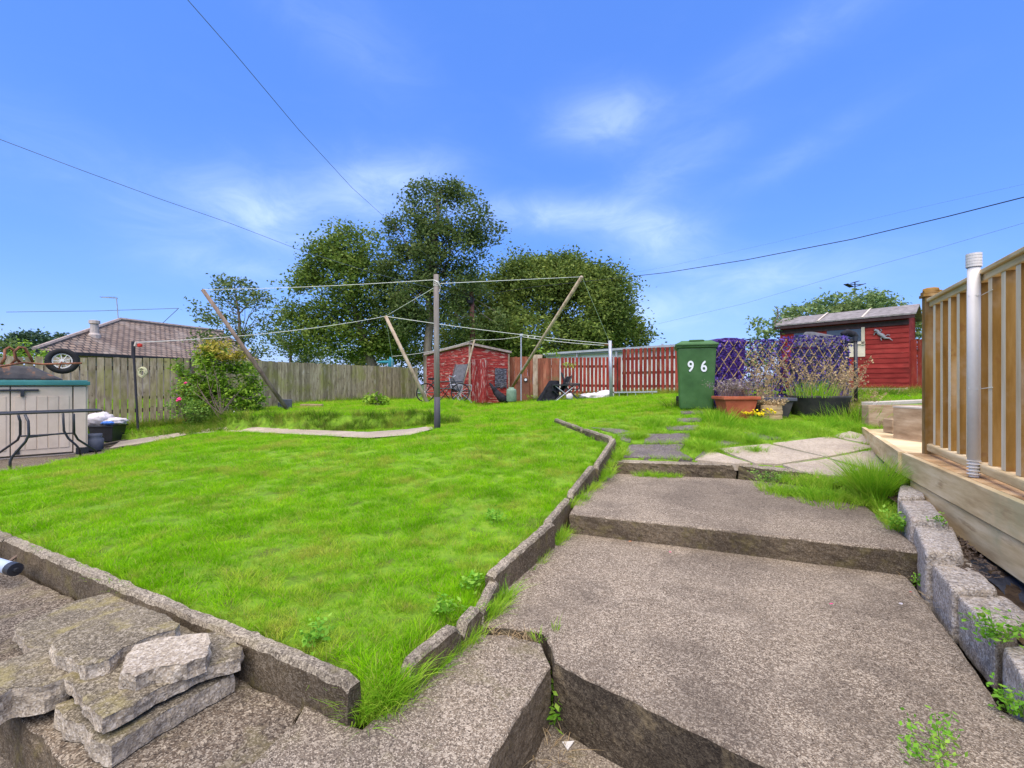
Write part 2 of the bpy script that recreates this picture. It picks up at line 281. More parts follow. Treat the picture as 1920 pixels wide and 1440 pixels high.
class MB:
    def __init__(s): s.v = []; s.f = []; s.var = []; s.mi = []
    def add(s, vs, fs, var=None, mi=0):
        o = len(s.v); var = random.random() if var is None else var
        s.v += [tuple(p) for p in vs]; s.var += [var] * len(vs)
        s.f += [tuple(o + i for i in f) for f in fs]; s.mi += [mi] * len(fs); return s
    def box(s, c, size, rot=None, var=None, mi=0):
        x, y, z = (q / 2 for q in size); m = Euler(rot).to_matrix() if rot else Matrix.Identity(3); c = Vector(c)
        vs = [c + m @ Vector((a * x, b * y, d * z)) for d in (-1, 1) for b in (-1, 1) for a in (-1, 1)]
        return s.add(vs, [(0, 2, 3, 1), (4, 5, 7, 6), (0, 1, 5, 4), (2, 6, 7, 3), (0, 4, 6, 2), (1, 3, 7, 5)], var, mi)
    def hexa(s, b, t, var=None, mi=0):
        return s.add(list(b) + list(t), [(3, 2, 1, 0), (4, 5, 6, 7), (0, 1, 5, 4), (1, 2, 6, 5), (2, 3, 7, 6), (3, 0, 4, 7)], var, mi)
    def bar(s, p0, p1, w, h, up=(0, 0, 1), var=None, mi=0, w1=None):
        p0 = Vector(p0); p1 = Vector(p1); d = (p1 - p0).normalized(); up = Vector(up)
        if abs(d.dot(up)) > .98: up = Vector((0, 1, 0))
        a = d.cross(up).normalized(); b = a.cross(d).normalized(); k = 1 if w1 is None else w1 / w
        q = [(-1, -1), (1, -1), (1, 1), (-1, 1)]
        vs = [p0 + a * x * w / 2 + b * y * h / 2 for x, y in q] + [p1 + a * x * w * k / 2 + b * y * h * k / 2 for x, y in q]
        return s.add(vs, [(0, 1, 2, 3), (7, 6, 5, 4), (0, 4, 5, 1), (1, 5, 6, 2), (2, 6, 7, 3), (3, 7, 4, 0)], var, mi)
    def tube(s, pts, r, n=8, var=None, mi=0, cap=True):
        pts = [Vector(p) for p in pts]; rs = r if hasattr(r, '__len__') else [r] * len(pts); vs = []; fs = []; pa = None
        for i, p in enumerate(pts):
            d = (pts[min(i + 1, len(pts) - 1)] - pts[max(i - 1, 0)])
            d = d.normalized() if d.length > 1e-9 else Vector((0, 0, 1))
            a = d.cross(Vector((0, 0, 1)) if abs(d.z) < .9 else Vector((0, 1, 0))) if pa is None else pa - d * pa.dot(d)
            if a.length < 1e-6: a = d.orthogonal()
            a.normalize(); pa = a; b = d.cross(a)
            vs += [p + (a * math.cos(2 * math.pi * k / n) + b * math.sin(2 * math.pi * k / n)) * rs[i] for k in range(n)]
        for i in range(len(pts) - 1):
            fs += [(i * n + k, i * n + (k + 1) % n, (i + 1) * n + (k + 1) % n, (i + 1) * n + k) for k in range(n)]
        if cap: fs += [tuple(range(n - 1, -1, -1)), tuple((len(pts) - 1) * n + k for k in range(n))]
        return s.add(vs, fs, var, mi)
    def lathe(s, c, prof, n=16, var=None, mi=0, sx=1, sy=1):
        c = Vector(c); vs = [c + Vector((r * sx * math.cos(2 * math.pi * k / n), r * sy * math.sin(2 * math.pi * k / n), z)) for r, z in prof for k in range(n)]
        fs = [(i * n + k, i * n + (k + 1) % n, (i + 1) * n + (k + 1) % n, (i + 1) * n + k) for i in range(len(prof) - 1) for k in range(n)]
        fs += [tuple(range(n - 1, -1, -1)), tuple((len(prof) - 1) * n + k for k in range(n))]
        return s.add(vs, fs, var, mi)
    def prism(s, top, th, var=None, mi=0, side_mi=None):
        top = [Vector(p) for p in top]; n = len(top); bot = [p - Vector((0, 0, th)) for p in top]
        area = sum(top[i].x * top[(i + 1) % n].y - top[(i + 1) % n].x * top[i].y for i in range(n))
        if area < 0: top.reverse(); bot.reverse()
        s.add(top + bot, [tuple(range(n))], var, mi); o = len(s.v) - 2 * n
        fs = [tuple(o + i for i in range(2 * n - 1, n - 1, -1))] + [(o + i, o + n + i, o + n + (i + 1) % n, o + (i + 1) % n) for i in range(n)]
        s.f += fs; s.mi += [mi if side_mi is None else side_mi] * len(fs); return s
    def build(s, name, m, parent=None, smooth=False, bevel=0, base=None):
        me = bpy.data.meshes.new(name)
        off = Vector(parent.location) if parent is not None and parent.parent is None else (Vector(parent['_w']) if parent is not None else None)
        if parent is None:
            a = np.array(s.v); off = Vector(((a[:, 0].min() + a[:, 0].max()) / 2, (a[:, 1].min() + a[:, 1].max()) / 2, a[:, 2].min())) if base is None else Vector(base)
        me.from_pydata([(x - off.x, y - off.y, z - off.z) for x, y, z in s.v], [], s.f)
        ms = m if isinstance(m, (list, tuple)) else [m]
        for q in ms: me.materials.append(mt[q] if isinstance(q, str) else q)
        if len(ms) > 1: me.polygons.foreach_set('material_index', s.mi)
        at = me.attributes.new('var', 'FLOAT', 'POINT'); at.data.foreach_set('value', s.var)
        if smooth: me.polygons.foreach_set('use_smooth', [True] * len(me.polygons))
        me.update(); o = bpy.data.objects.new(name, me); COL.objects.link(o)
        if parent is None: o.location = off
        else: o.parent = parent
        o['_w'] = tuple(off)
        if bevel:
            b = o.modifiers.new('bevel', 'BEVEL'); b.width = bevel; b.segments = 2; b.limit_method = 'ANGLE'; b.angle_limit = R(40)
        return o

def tag(o, label=None, cat=None, group=None, kind=None):
    if label: o['label'] = label
    if cat: o['category'] = cat
    if group: o['group'] = group
    if kind: o['kind'] = kind
    return o
def thing(name, loc, label, cat, group=None):
    o = bpy.data.objects.new(name, None); COL.objects.link(o); o.location = loc; o.empty_display_size = .2; o['_w'] = tuple(loc)
    return tag(o, label, cat, group)
def leafverts(cen, size, up=.4, asp=.5, fold=0):
    """numpy diamonds: cen Nx3, size N"""
    n = len(cen); d = rng.normal(size=(n, 3)); d[:, 2] *= .6; d /= np.linalg.norm(d, axis=1)[:, None]
    nr = rng.normal(size=(n, 3)); nr[:, 2] += up * 3; s = np.cross(d, nr); s /= np.linalg.norm(s, axis=1)[:, None] + 1e-9
    size = np.asarray(size).reshape(-1, 1)
    a = cen - d * size * .5; b = cen + s * size * asp * .5; c = cen + d * size * .5; e = cen - s * size * asp * .5
    return np.stack([a, b, c, e], 1).reshape(-1, 3)
def leafmesh(name, verts, material, parent=None, var=None, base=None):
    n = len(verts) // 4; me = bpy.data.meshes.new(name)
    off = np.array(parent.location if parent is not None else base)
    verts = verts - off
    me.vertices.add(4 * n); me.vertices.foreach_set('co', verts.astype(np.float32).ravel())
    me.loops.add(4 * n); me.loops.foreach_set('vertex_index', np.arange(4 * n, dtype=np.int32))
    me.polygons.add(n); me.polygons.foreach_set('loop_start', np.arange(0, 4 * n, 4, dtype=np.int32)); me.polygons.foreach_set('loop_total', np.full(n, 4, dtype=np.int32))
    me.materials.append(mt[material]); me.update(calc_edges=True); me.validate()
    at = me.attributes.new('var', 'FLOAT', 'POINT')
    vv = rng.random(n) if var is None else var
    at.data.foreach_set('value', np.repeat(vv, 4).astype(np.float32))
    o = bpy.data.objects.new(name, me); COL.objects.link(o)
    if parent is not None: o.parent = parent
    else: o.location = off
    o['_w'] = tuple(off); return o
def smooth01(x): x = np.clip(x, 0, 1); return x * x * (3 - 2 * x)

# ------------------------------------------------------------------ terrain (z relative to the camera)
CREST = [(-7.5, 10.2), (-6.2, 9.4), (-5.2, 8.75), (-4.0, 8.35), (-3.0, 8.1), (-2.0, 8.15), (-1.4, 8.3), (-.9, 8.5), (0, 8.9)]
def bump_h(x, y):
    yc = np.interp(x, [c[0] for c in CREST], [c[1] for c in CREST])
    fade = smooth01((-0.95 - x) / .8) * smooth01((x + 7.2) / 1.6)
    return .27 * smooth01((y - yc + .1) / .22) * fade
ctrl = [(-3.47, 3.15, -1.04), (-.6, 1.6, -1.06), (-2, 2.4, -1.05), (-6.3, 4.7, -1.1), (-6.2, 5.6, -1.09), (-6.3, 7.2, -1.06), (-6.1, 8.5, -.97),
        (-.35, 1.85, -1.07), (-.1, 2.5, -1.07), (.3, 3.3, -1.0), (.55, 4.0, -.93), (.85, 4.8, -.84), (1.2, 5.5, -.75), (.75, 7.0, -.62), (-1.16, 7.1, -.70),
        (-3, 7.5, -.82), (-4.5, 7.9, -.86), (-2, 5, -.92), (-2, 8.6, -.56), (-4, 9, -.58), (-1.5, 15.8, -.61), (-3.4, 18.2, -.62), (-6.98, 12.4, -.80), (-4.2, 19.9, -.8),
        (-8.3, 9.8, -.97), (1.3, 16.5, -.58), (5.25, 14.6, -.33), (9.6, 11, -.19), (7.7, 13, -.2), (2.75, 7.1, -.42), (3.6, 7.4, -.40), (1.6, 8.5, -.52),
        (2.79, 4.4, -.87), (1.1, 5.05, -.87), (4.6, 5.95, -.64), (2.2, 5.8, -.69), (3.4, 6.4, -.56), (0, 10, -.56), (-3, 12, -.58), (4.5, 10, -.36), (6.5, 8, -.35), (14, 12, -.1), (14, 6, -.3), (10, 24, -.4), (-12, 22, -.8), (0, 26, -.65), (-11, 12, -.95), (8, 4.5, -.5)]
ctrl = np.array(ctrl); cz = ctrl[:, 2] - bump_h(ctrl[:, 0], ctrl[:, 1])
def tps(r): return np.where(r > 1e-6, r * r * np.log(np.maximum(r, 1e-6)), 0)
nC = len(ctrl); K = tps(np.hypot(ctrl[:, None, 0] - ctrl[None, :, 0], ctrl[:, None, 1] - ctrl[None, :, 1])) + np.eye(nC) * .15
Pm = np.c_[np.ones(nC), ctrl[:, :2]]; A = np.block([[K, Pm], [Pm.T, np.zeros((3, 3))]])
wts = np.linalg.solve(A, np.r_[cz, 0, 0, 0])
def hnp(x, y):
    x = np.asarray(x, float); y = np.asarray(y, float); sh = x.shape; x = x.ravel(); y = y.ravel(); out = np.full(len(x), wts[-3]) + wts[-2] * x + wts[-1] * y
    for i in range(nC): out += wts[i] * tps(np.hypot(x - ctrl[i, 0], y - ctrl[i, 1]))
    return (out + bump_h(x, y)).reshape(sh)
def h(x, y): return float(hnp([x], [y])[0])
def G(u, v, y0=1.5, y1=22):           # where a pixel's ray meets the ground
    Y = np.linspace(y0, y1, 2500); d = (720 - v) / F * Y - hnp((u - 960) / F * Y, Y)
    i = np.where(d < 0)[0]; Yh = Y[i[0]] if len(i) else y1
    return P(u, v, Yh)
def gz(x, y): return h(x, y) + ZC
KERB = [(-6.4, 4.61), (-3.47, 3.08), (-.55, 1.55)]
RIGHT = [(-.55, 1.55), (-.42, 1.72), (-.2, 2.1), (-.06, 2.5), (.31, 3.3), (.5, 3.62), (.8, 4.5), (1.25, 5.5), (1.0, 6.2), (.74, 7.1)]
PATIO = [(-.55, 1.55), (-3.47, 3.08), (-6.4, 4.61), (-6.28, 7.2), (-6.2, 8.4), (-6.9, 9.0), (-14, 9.0), (-14, -1), (3.2, -1), (2.0, 0), (2.9, 2.75), (3.3, 3.9), (2.95, 4.40), (2.4, 4.86), (1.12, 5.1), (1.0, 4.95), (.66, 4.1), (.50, 3.66), (.34, 3.36), (-.06, 2.5), (-.2, 2.1), (-.42, 1.72)]
def inpoly(x, y, poly):
    r = np.zeros(x.shape, bool); n = len(poly)
    for i in range(n):
        x0, y0 = poly[i]; x1, y1 = poly[(i + 1) % n]
        if y0 == y1: continue
        c = ((y0 > y) != (y1 > y)) & (x < (x1 - x0) * (y - y0) / (y1 - y0) + x0); r ^= c
    return r
def gridmesh(name, x0, x1, y0, y1, st, zf, material, kind='structure'):
    xs = np.arange(x0, x1 + st / 2, st); ys = np.arange(y0, y1 + st / 2, st); X, Y = np.meshgrid(xs, ys); Z = zf(X, Y)
    nx, ny = len(xs), len(ys); idx = np.arange(nx * ny).reshape(ny, nx)
    q = np.stack([idx[:-1, :-1], idx[:-1, 1:], idx[1:, 1:], idx[1:, :-1]], -1).reshape(-1, 4)
    me = bpy.data.meshes.new(name); V = np.stack([X, Y, Z + ZC], -1).reshape(-1, 3)
    me.vertices.add(len(V)); me.vertices.foreach_set('co', V.astype(np.float32).ravel()); me.loops.add(q.size); me.loops.foreach_set('vertex_index', q.ravel().astype(np.int32))
    me.polygons.add(len(q)); me.polygons.foreach_set('loop_start', np.arange(0, q.size, 4, dtype=np.int32)); me.polygons.foreach_set('loop_total', np.full(len(q), 4, dtype=np.int32))
    me.materials.append(mt[material]); me.update(calc_edges=True); me.polygons.foreach_set('use_smooth', [True] * len(q))
    o = bpy.data.objects.new(name, me); COL.objects.link(o); o['kind'] = kind; return o
def linedist(x, y, L):
    d = np.full(x.shape, 9.0)
    for (ax, ay), (bx, by) in zip(L[:-1], L[1:]):
        t_ = np.clip(((x - ax) * (bx - ax) + (y - ay) * (by - ay)) / ((bx - ax) ** 2 + (by - ay) ** 2), 0, 1); d = np.minimum(d, np.hypot(x - ax - t_ * (bx - ax), y - ay - t_ * (by - ay)))
    return d
def zlawn(X, Y):
    Z = hnp(X, Y) - .005; pat = inpoly(X, Y, PATIO) | (linedist(X, Y, KERB) < .075) | (linedist(X, Y, RIGHT[1:8]) < .06)
    n = np.array([noise.noise(Vector((a * 2.3, b * 2.3, 0))) for a, b in zip(X.ravel(), Y.ravel())]).reshape(X.shape) * .012
    Z = np.where(pat, -1.46, Z + n)
    under = inpoly(X, Y, [(2.35, 2.75), (3.5, 4.6), (9, 8), (9, 0), (2.0, 0)])           # below the deck
    return np.where(under & ~pat, -1.0, Z)
gridmesh('lawn', -14, 14, .6, 26, .075, zlawn, 'turf')
bd = MB(); bd.add([(-900, -40, -.05), (900, -40, -.05), (900, 1500, -.05), (-900, 1500, -.05)], [(0, 1, 2, 3)]); tag(bd.build('ground', 'ground', base=(0, 0, 0)), kind='structure')
bd = MB(); bd.add([(-60, 25.9, ZC - .7), (60, 25.9, ZC - .7), (60, 120, ZC - .9), (-60, 120, ZC - .9)], [(0, 1, 2, 3)])
bd.add([(-60, 1, ZC - 1.1), (-13.9, 1, ZC - 1.1), (-13.9, 25.9, ZC - .9), (-60, 25.9, ZC - .9)], [(0, 1, 2, 3)])
bd.add([(13.9, 1, ZC - .35), (60, 1, ZC - .5), (60, 25.9, ZC - .7), (13.9, 25.9, ZC - .5)], [(0, 1, 2, 3)])
tag(bd.build('field', 'ground', base=(0, 0, 0)), kind='structure')

# ------------------------------------------------------------------ rough slabs and stones
def resample(poly, st):
    out = []
    for i in range(len(poly)):
        a = Vector(poly[i]); b = Vector(poly[(i + 1) % len(poly)]); n = max(1, int((b - a).length / st))
        out += [a + (b - a) * k / n for k in range(n)]
    return out
def roughslab(mb, poly, zt, zb, st=.03, amp=.006, side_amp=.012, seed=0, tilt=(0, 0), round_=.008, mi=(0, 1), chip=0):
    """poly xy list (world), tops at zt; tilt = z gradient in x and y about the first point"""
    area = sum(poly[i][0] * poly[(i + 1) % len(poly)][1] - poly[(i + 1) % len(poly)][0] * poly[i][1] for i in range(len(poly)))
    if area < 0: poly = poly[::-1]
    pts = resample([(p[0], p[1], 0) for p in poly], st); n = len(pts); x0, y0 = poly[0][0], poly[0][1]
    nor = []
    for i in range(n):
        d = (pts[(i + 1) % n] - pts[i - 1]); nor.append(Vector((d.y, -d.x, 0)).normalized())
    nl = max(3, int((zt - zb) / .022)); levels = [(-.8 * round_ - .006, zt), (-round_ * .35, zt - round_ * .35), (0, zt - round_)]
    levels += [(0, zt - round_ + (zb - zt + round_) * k / nl) for k in range(1, nl + 1)]
    vs = []; V3 = Vector((seed * 3.7, seed * 1.3, seed))
    for li, (o, z) in enumerate(levels):
        for p, nn in zip(pts, nor):
            a = amp * noise.noise(Vector((p.x * 9, p.y * 9, 0)) + V3) + (chip * max(0, noise.noise(Vector((p.x * 16, p.y * 16, 2)) + V3) - .2) * -1 if li < 3 else 0)
            if li >= 2: a += side_amp * (noise.noise(Vector((p.x * 22, p.y * 22, z * 26)) + V3) + .5 * noise.noise(Vector((p.x * 60, p.y * 60, z * 60)) + V3))
            q = p + nn * (o + a); zz = z + (q.x - x0) * tilt[0] + (q.y - y0) * tilt[1]
            if li < 2: zz += .0025 * noise.noise(Vector((p.x * 25, p.y * 25, 5)) + V3)
            vs.append((q.x, q.y, zz + ZC))
    mb.add(vs, [tuple(range(n))] + [], None, mi[0]); o0 = len(mb.v) - len(vs)
    for li in range(len(levels) - 1):
        for k in range(n):
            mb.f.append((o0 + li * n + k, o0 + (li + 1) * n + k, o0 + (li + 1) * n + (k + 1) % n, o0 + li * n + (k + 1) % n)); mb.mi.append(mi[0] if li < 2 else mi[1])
    return mb
def xy(u, v, z): p = PZ(u, v, z); return (p.x, p.y)
def hexrock(mb, b4, t4, n=12, amp=.010, rnd=.12, seed=0, freq=9):
    b4 = [Vector(p) for p in b4]; t4 = [Vector(p) for p in t4]; vs = []; key = {}; fs = []
    def mp(a, b, c):
        # pull corners in (superellipse)
        q = Vector((a * 2 - 1, b * 2 - 1, c * 2 - 1)); l = (abs(q.x) ** 14 + abs(q.y) ** 14 + abs(q.z) ** 14) ** (1 / 14); m = max(abs(q.x), abs(q.y), abs(q.z))
        q = q * (1 - rnd + rnd * m / l * 1.0) if l > 0 else q; k = m / l; q = q * k ** .9
        a, b, c = (q.x + 1) / 2, (q.y + 1) / 2, (q.z + 1) / 2
        lo = (b4[0] * (1 - a) + b4[1] * a) * (1 - b) + (b4[3] * (1 - a) + b4[2] * a) * b
        hi = (t4[0] * (1 - a) + t4[1] * a) * (1 - b) + (t4[3] * (1 - a) + t4[2] * a) * b
        return lo * (1 - c) + hi * c
    cen = sum(b4 + t4, Vector()) / 8
    def vid(i, j, k):
        if (i, j, k) not in key:
            p = mp(i / n, j / n, k / n); d = (p - cen).normalized(); s = Vector((seed, seed * 2, 0))
            p += d * amp * (noise.noise(p * freq + s) * 1.6 + noise.noise(p * freq * 2.7 + s) * .8 + noise.noise(p * freq * 7 + s) * .35)
            key[(i, j, k)] = len(vs); vs.append(p)
        return key[(i, j, k)]
    for i in range(n):
        for j in range(n):
            fs += [(vid(i, j, n), vid(i + 1, j, n), vid(i + 1, j + 1, n), vid(i, j + 1, n)), (vid(i, j, 0), vid(i, j + 1, 0), vid(i + 1, j + 1, 0), vid(i + 1, j, 0)),
                   (vid(i, 0, j), vid(i + 1, 0, j), vid(i + 1, 0, j + 1), vid(i, 0, j + 1)), (vid(i, n, j), vid(i, n, j + 1), vid(i + 1, n, j + 1), vid(i + 1, n, j)),
                   (vid(0, i, j), vid(0, i, j + 1), vid(0, i + 1, j + 1), vid(0, i + 1, j)), (vid(n, i, j), vid(n, i + 1, j), vid(n, i + 1, j + 1), vid(n, i, j + 1))]
    return mb.add(vs, fs, .5)
#EOF1
# ------------------------------------------------------------------ steps, paving, edging
LOW = MB(); roughslab(LOW, [(-8, -1), (4, -1), (4, 2.4), (1.0, 2.6), (-1.2, 2.2), (-6, 4.3), (-8, 5)], -1.40, -1.55, .3, seed=3)
tag(LOW.build('lower_path', ['agg2', 'riser']), kind='structure')
b = MB(); roughslab(b, [(-.765, 1.645), (-1.0, 1.765), (-3.47, 3.03), (-6.35, 4.53), (-6.35, 4.2), (-5, 3.42), (-2.2, 1.87), (-1.35, 1.386), (-.95, 1.12), (-.812, 1.30), (-.803, 1.39), (-.78, 1.486), (-.757, 1.55)], -1.17, -1.45, .04, .014, seed=5)
tag(b.build('patio', ['patio', 'riser2']), kind='structure')
b = MB(); roughslab(b, [(-13.5, 4.8), (-6.42, 4.75), (-6.30, 5.5), (-6.36, 7.2), (-6.2, 8.3), (-6.6, 8.75), (-13.5, 8.75)], -1.125, -1.3, .1, .02, seed=6)
tag(b.build('side_patio', ['patio', 'riser2']), kind='structure')
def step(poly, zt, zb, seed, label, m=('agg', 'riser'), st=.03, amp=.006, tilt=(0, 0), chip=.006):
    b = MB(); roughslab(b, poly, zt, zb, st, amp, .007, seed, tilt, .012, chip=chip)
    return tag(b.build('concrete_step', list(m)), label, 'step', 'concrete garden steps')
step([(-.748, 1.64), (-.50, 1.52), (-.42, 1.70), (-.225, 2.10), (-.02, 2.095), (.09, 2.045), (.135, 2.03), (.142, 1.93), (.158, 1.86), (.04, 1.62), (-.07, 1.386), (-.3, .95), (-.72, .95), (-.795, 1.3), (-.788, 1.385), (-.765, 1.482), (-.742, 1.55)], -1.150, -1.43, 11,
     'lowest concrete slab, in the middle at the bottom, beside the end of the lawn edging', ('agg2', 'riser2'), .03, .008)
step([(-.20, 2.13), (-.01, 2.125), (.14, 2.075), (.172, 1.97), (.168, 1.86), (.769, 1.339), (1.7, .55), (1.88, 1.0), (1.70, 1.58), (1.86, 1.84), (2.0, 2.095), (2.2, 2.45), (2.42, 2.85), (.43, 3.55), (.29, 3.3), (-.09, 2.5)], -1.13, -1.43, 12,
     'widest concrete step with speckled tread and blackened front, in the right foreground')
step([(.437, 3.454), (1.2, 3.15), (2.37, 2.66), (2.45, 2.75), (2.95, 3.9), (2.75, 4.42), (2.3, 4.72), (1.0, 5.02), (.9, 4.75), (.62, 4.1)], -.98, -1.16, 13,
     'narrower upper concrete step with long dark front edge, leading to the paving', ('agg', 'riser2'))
for pl, lb, sd_ in (([(1.05, 5.0), (1.7, 4.86), (2.355, 4.77), (2.39, 4.92), (1.75, 5.02), (1.1, 5.16)], 'mossy kerb stone along the paving edge, left of the crack', 21),
                  ([(2.375, 4.765), (2.62, 4.52), (2.86, 4.33), (2.96, 4.45), (2.7, 4.68), (2.41, 4.92)], 'short kerb stone along the paving edge, right of the crack by the weeds', 22)):
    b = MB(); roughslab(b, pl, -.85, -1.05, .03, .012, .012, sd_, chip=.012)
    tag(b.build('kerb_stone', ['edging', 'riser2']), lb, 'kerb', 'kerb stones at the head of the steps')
def c4(l): return [(1040 + x / 2.824, 740 + y / 2.824) for x, y in l]
PALE = [[(740, 349), (832, 300), (1040, 368), (960, 372)], [(862, 291), (1130, 264), (1425, 335), (1185, 373), (1060, 368)], [(1150, 262), (1452, 226), (1708, 282), (1440, 334)],
        [(1462, 222), (1560, 197), (1632, 215), (1712, 276)], [(1452, 340), (1712, 289), (1800, 350), (1770, 420), (1660, 400)], [(1205, 376), (1440, 343), (1640, 402), (1560, 440), (1350, 428)]]
DARK = [[(480, 212), (725, 208), (700, 260), (470, 262)], [(395, 268), (690, 266), (665, 300), (735, 346), (362, 335)], [(585, 170), (765, 165), (745, 190), (598, 192)], [(640, 130), (790, 127), (780, 146), (650, 146)],
        [(850, 250), (978, 240), (998, 262), (850, 280)], [(1000, 203), (1190, 215), (1205, 240), (1040, 240)], [(1255, 187), (1440, 181), (1480, 202), (1290, 205)], [(180, 176), (365, 188), (405, 200), (330, 212), (290, 200)],
        [(330, 216), (425, 206), (400, 256), (352, 246)], [(1470, 150), (1580, 152), (1600, 172), (1490, 168)], [(660, 92), (800, 90), (790, 104), (670, 104)], [(790, 300), (850, 290), (800, 330), (740, 345)]]
EXCL = []
for nm, L, m in (('pale_paving', PALE, ['flag', 'flag']), ('dark_paving', DARK, ['darkflag', 'darkflag'])):
    b = MB()
    for i, pl in enumerate(L):
        w3 = [G(u, v) for u, v in c4(pl)]; EXCL.append([(p.x, p.y) for p in w3])
        pp = resample([(p.x, p.y, 0) for p in w3], .08); n = len(pp); rg = []
        for k, (ins, dz) in enumerate(((.022, .016), (.006, .011), (0, -.06))):
            cx = sum((q.x for q in pp)) / n; cy = sum((q.y for q in pp)) / n
            for q in pp:
                dd = Vector((q.x - cx, q.y - cy, 0)); L_ = dd.length; dd = dd * ((L_ - ins + .008 * noise.noise(q * 9)) / L_)
                rg.append((cx + dd.x, cy + dd.y, gz(cx + dd.x, cy + dd.y) + dz))
        o0 = len(b.v); b.add(rg, [tuple(range(n))]); 
        for k in (0, 1):
            for j in range(n): b.f.append((o0 + k * n + j, o0 + (k + 1) * n + j, o0 + (k + 1) * n + (j + 1) % n, o0 + k * n + (j + 1) % n)); b.mi.append(0)
    tag(b.build(nm, m), kind='structure')
# curved garden path behind the lower lawn
low_e = [(205, 842), (300, 827), (352, 816), (420, 810), (480, 812), (600, 818), (690, 823), (770, 817), (812, 806)]
up_e = [(225, 829), (300, 818), (345, 811), (420, 802), (480, 803), (600, 808), (690, 809), (760, 803), (806, 794)]
lo = [G(*p) for p in low_e]; hi = [G(*p) for p in up_e]; b = MB()
hi = [Vector((q.x, q.y, q.z)) if (q - l_).length < 1.2 else l_ + (q - l_).normalized() * .9 for q, l_ in zip(hi, lo)]
vs = []; 
for l_, q in zip(lo, hi):
    for k in range(4):
        p = l_.lerp(q, k / 3); vs.append((p.x, p.y, gz(p.x, p.y) + .014))
b.add(vs, [(i * 4 + k, (i + 1) * 4 + k, (i + 1) * 4 + k + 1, i * 4 + k + 1) for i in range(len(lo) - 1) for k in range(3)])
tag(b.build('path', 'flag'), kind='structure')
PATHP = [(p.x, p.y) for p in lo] + [(p.x, p.y) for p in hi[::-1]]; EXCL.append(PATHP)

def edging(a, b_, za, zb_, foot, th, label, seed, m=('edging', 'riser2'), lean=0, group='concrete edging round the lawn', rnd=.02):
    """upright thin concrete slab between xy points a and b, tops za..zb"""
    a = Vector((*a, 0)); b_ = Vector((*b_, 0)); d = (b_ - a).normalized(); nn = Vector((-d.y, d.x, 0)); mb = MB(); L = (b_ - a).length
    prof = []; ns = max(4, int(L / .03)); nh = 6; s = Vector((seed * 5.1, seed, 0)); rings = []
    for i in range(ns + 1):
        t = i / ns; c = a.lerp(b_, t); zt = za + (zb_ - za) * t; e = min(t, 1 - t) * L
        zt -= (rnd - math.sqrt(max(0, rnd ** 2 - (rnd - min(e, rnd)) ** 2))) if e < rnd else 0
        zt += .007 * noise.noise(Vector((c.x * 12, c.y * 12, 0)) + s); hh = zt - foot; ring = []
        for (o, f) in [(-.5, 0), (-.5, .35), (-.5, .7), (-.5, .93), (-.36, 1), (0, 1), (.36, 1), (.5, .93), (.5, .7), (.5, .35), (.5, 0)]:
            z = foot + hh * f; p = c + nn * (o * th + lean * f * hh); p.z = z + ZC
            p += Vector((1, 1, .6)) * .006 * noise.noise(p * 18 + s) + Vector((1, -1, 1)) * .003 * noise.noise(p * 55 + s); ring.append(p)
        rings.append(ring)
    n = 11; vs = [p for r_ in rings for p in r_]
    fs = []; mi = []
    for i in range(ns):
        for k in range(n - 1): fs.append((i * n + k, i * n + k + 1, (i + 1) * n + k + 1, (i + 1) * n + k)); mi.append(0 if 3 <= k <= 6 else 1)
    fs += [tuple(range(n - 1, -1, -1)), tuple(ns * n + k for k in range(n))]; mi += [1, 1]
    mb.add(vs, fs); mb.mi = mi
    return tag(mb.build('lawn_edging', list(m)), label, 'edging', group)
edging((-6.4, 4.64), (-3.42, 3.085), -1.03, -1.03, -1.3, .065, 'concrete edging board at the left frame edge, by the blue grey pipe', 1)
edging((-3.40, 3.075), (-.54, 1.56), -1.03, -1.01, -1.3, .062, 'long straight concrete edging board in front of the lawn, behind the broken slabs', 2)
E = [((-.40, 1.70), (-.235, 1.98), -1.05, -1.035, 'lowest small edging stone of the right lawn edge, mossy and leaning'), ((-.225, 2.0), (-.15, 2.16), -1.06, -1.04, 'second small edging stone from the bottom of the right lawn edge, sunken'),
     ((-.155, 2.13), (-.08, 2.43), -1.075, -1.03, 'mossy edging stone just below the upright straight one, with grass in front'),
     ((-.115, 2.40), (.27, 3.16), -1.0, -.955, 'longest upright edging stone with clean straight pale top, beside the widest step'), ((.235, 3.16), (.46, 3.72), -.965, -.925, 'dark edging stone beside the end of the upper step'),
     ((.48, 3.76), (.80, 4.48), -.90, -.79, 'edging stone halfway up beside the upper tread, grass along its foot'), ((.83, 4.50), (1.22, 5.42), -.80, -.64, 'pointed topmost edging stone at the corner by the dark paving'),
     ((1.2, 5.47), (.98, 6.2), -.635, -.60, 'back edging stone running away from the corner, right piece'), ((.97, 6.22), (.70, 7.25), -.60, -.545, 'back edging stone running away from the corner, far left piece')]
for i, (a, b_, za, zb_, lb) in enumerate(E): edging(a, b_, za, zb_, min(-1.2, za - .2) if i < 6 else za - .3, .055 if i != 3 else .06, lb, 30 + i, lean=(.06 if i in (0, 1, 2) else .02), rnd=.012 if i == 3 else .04)

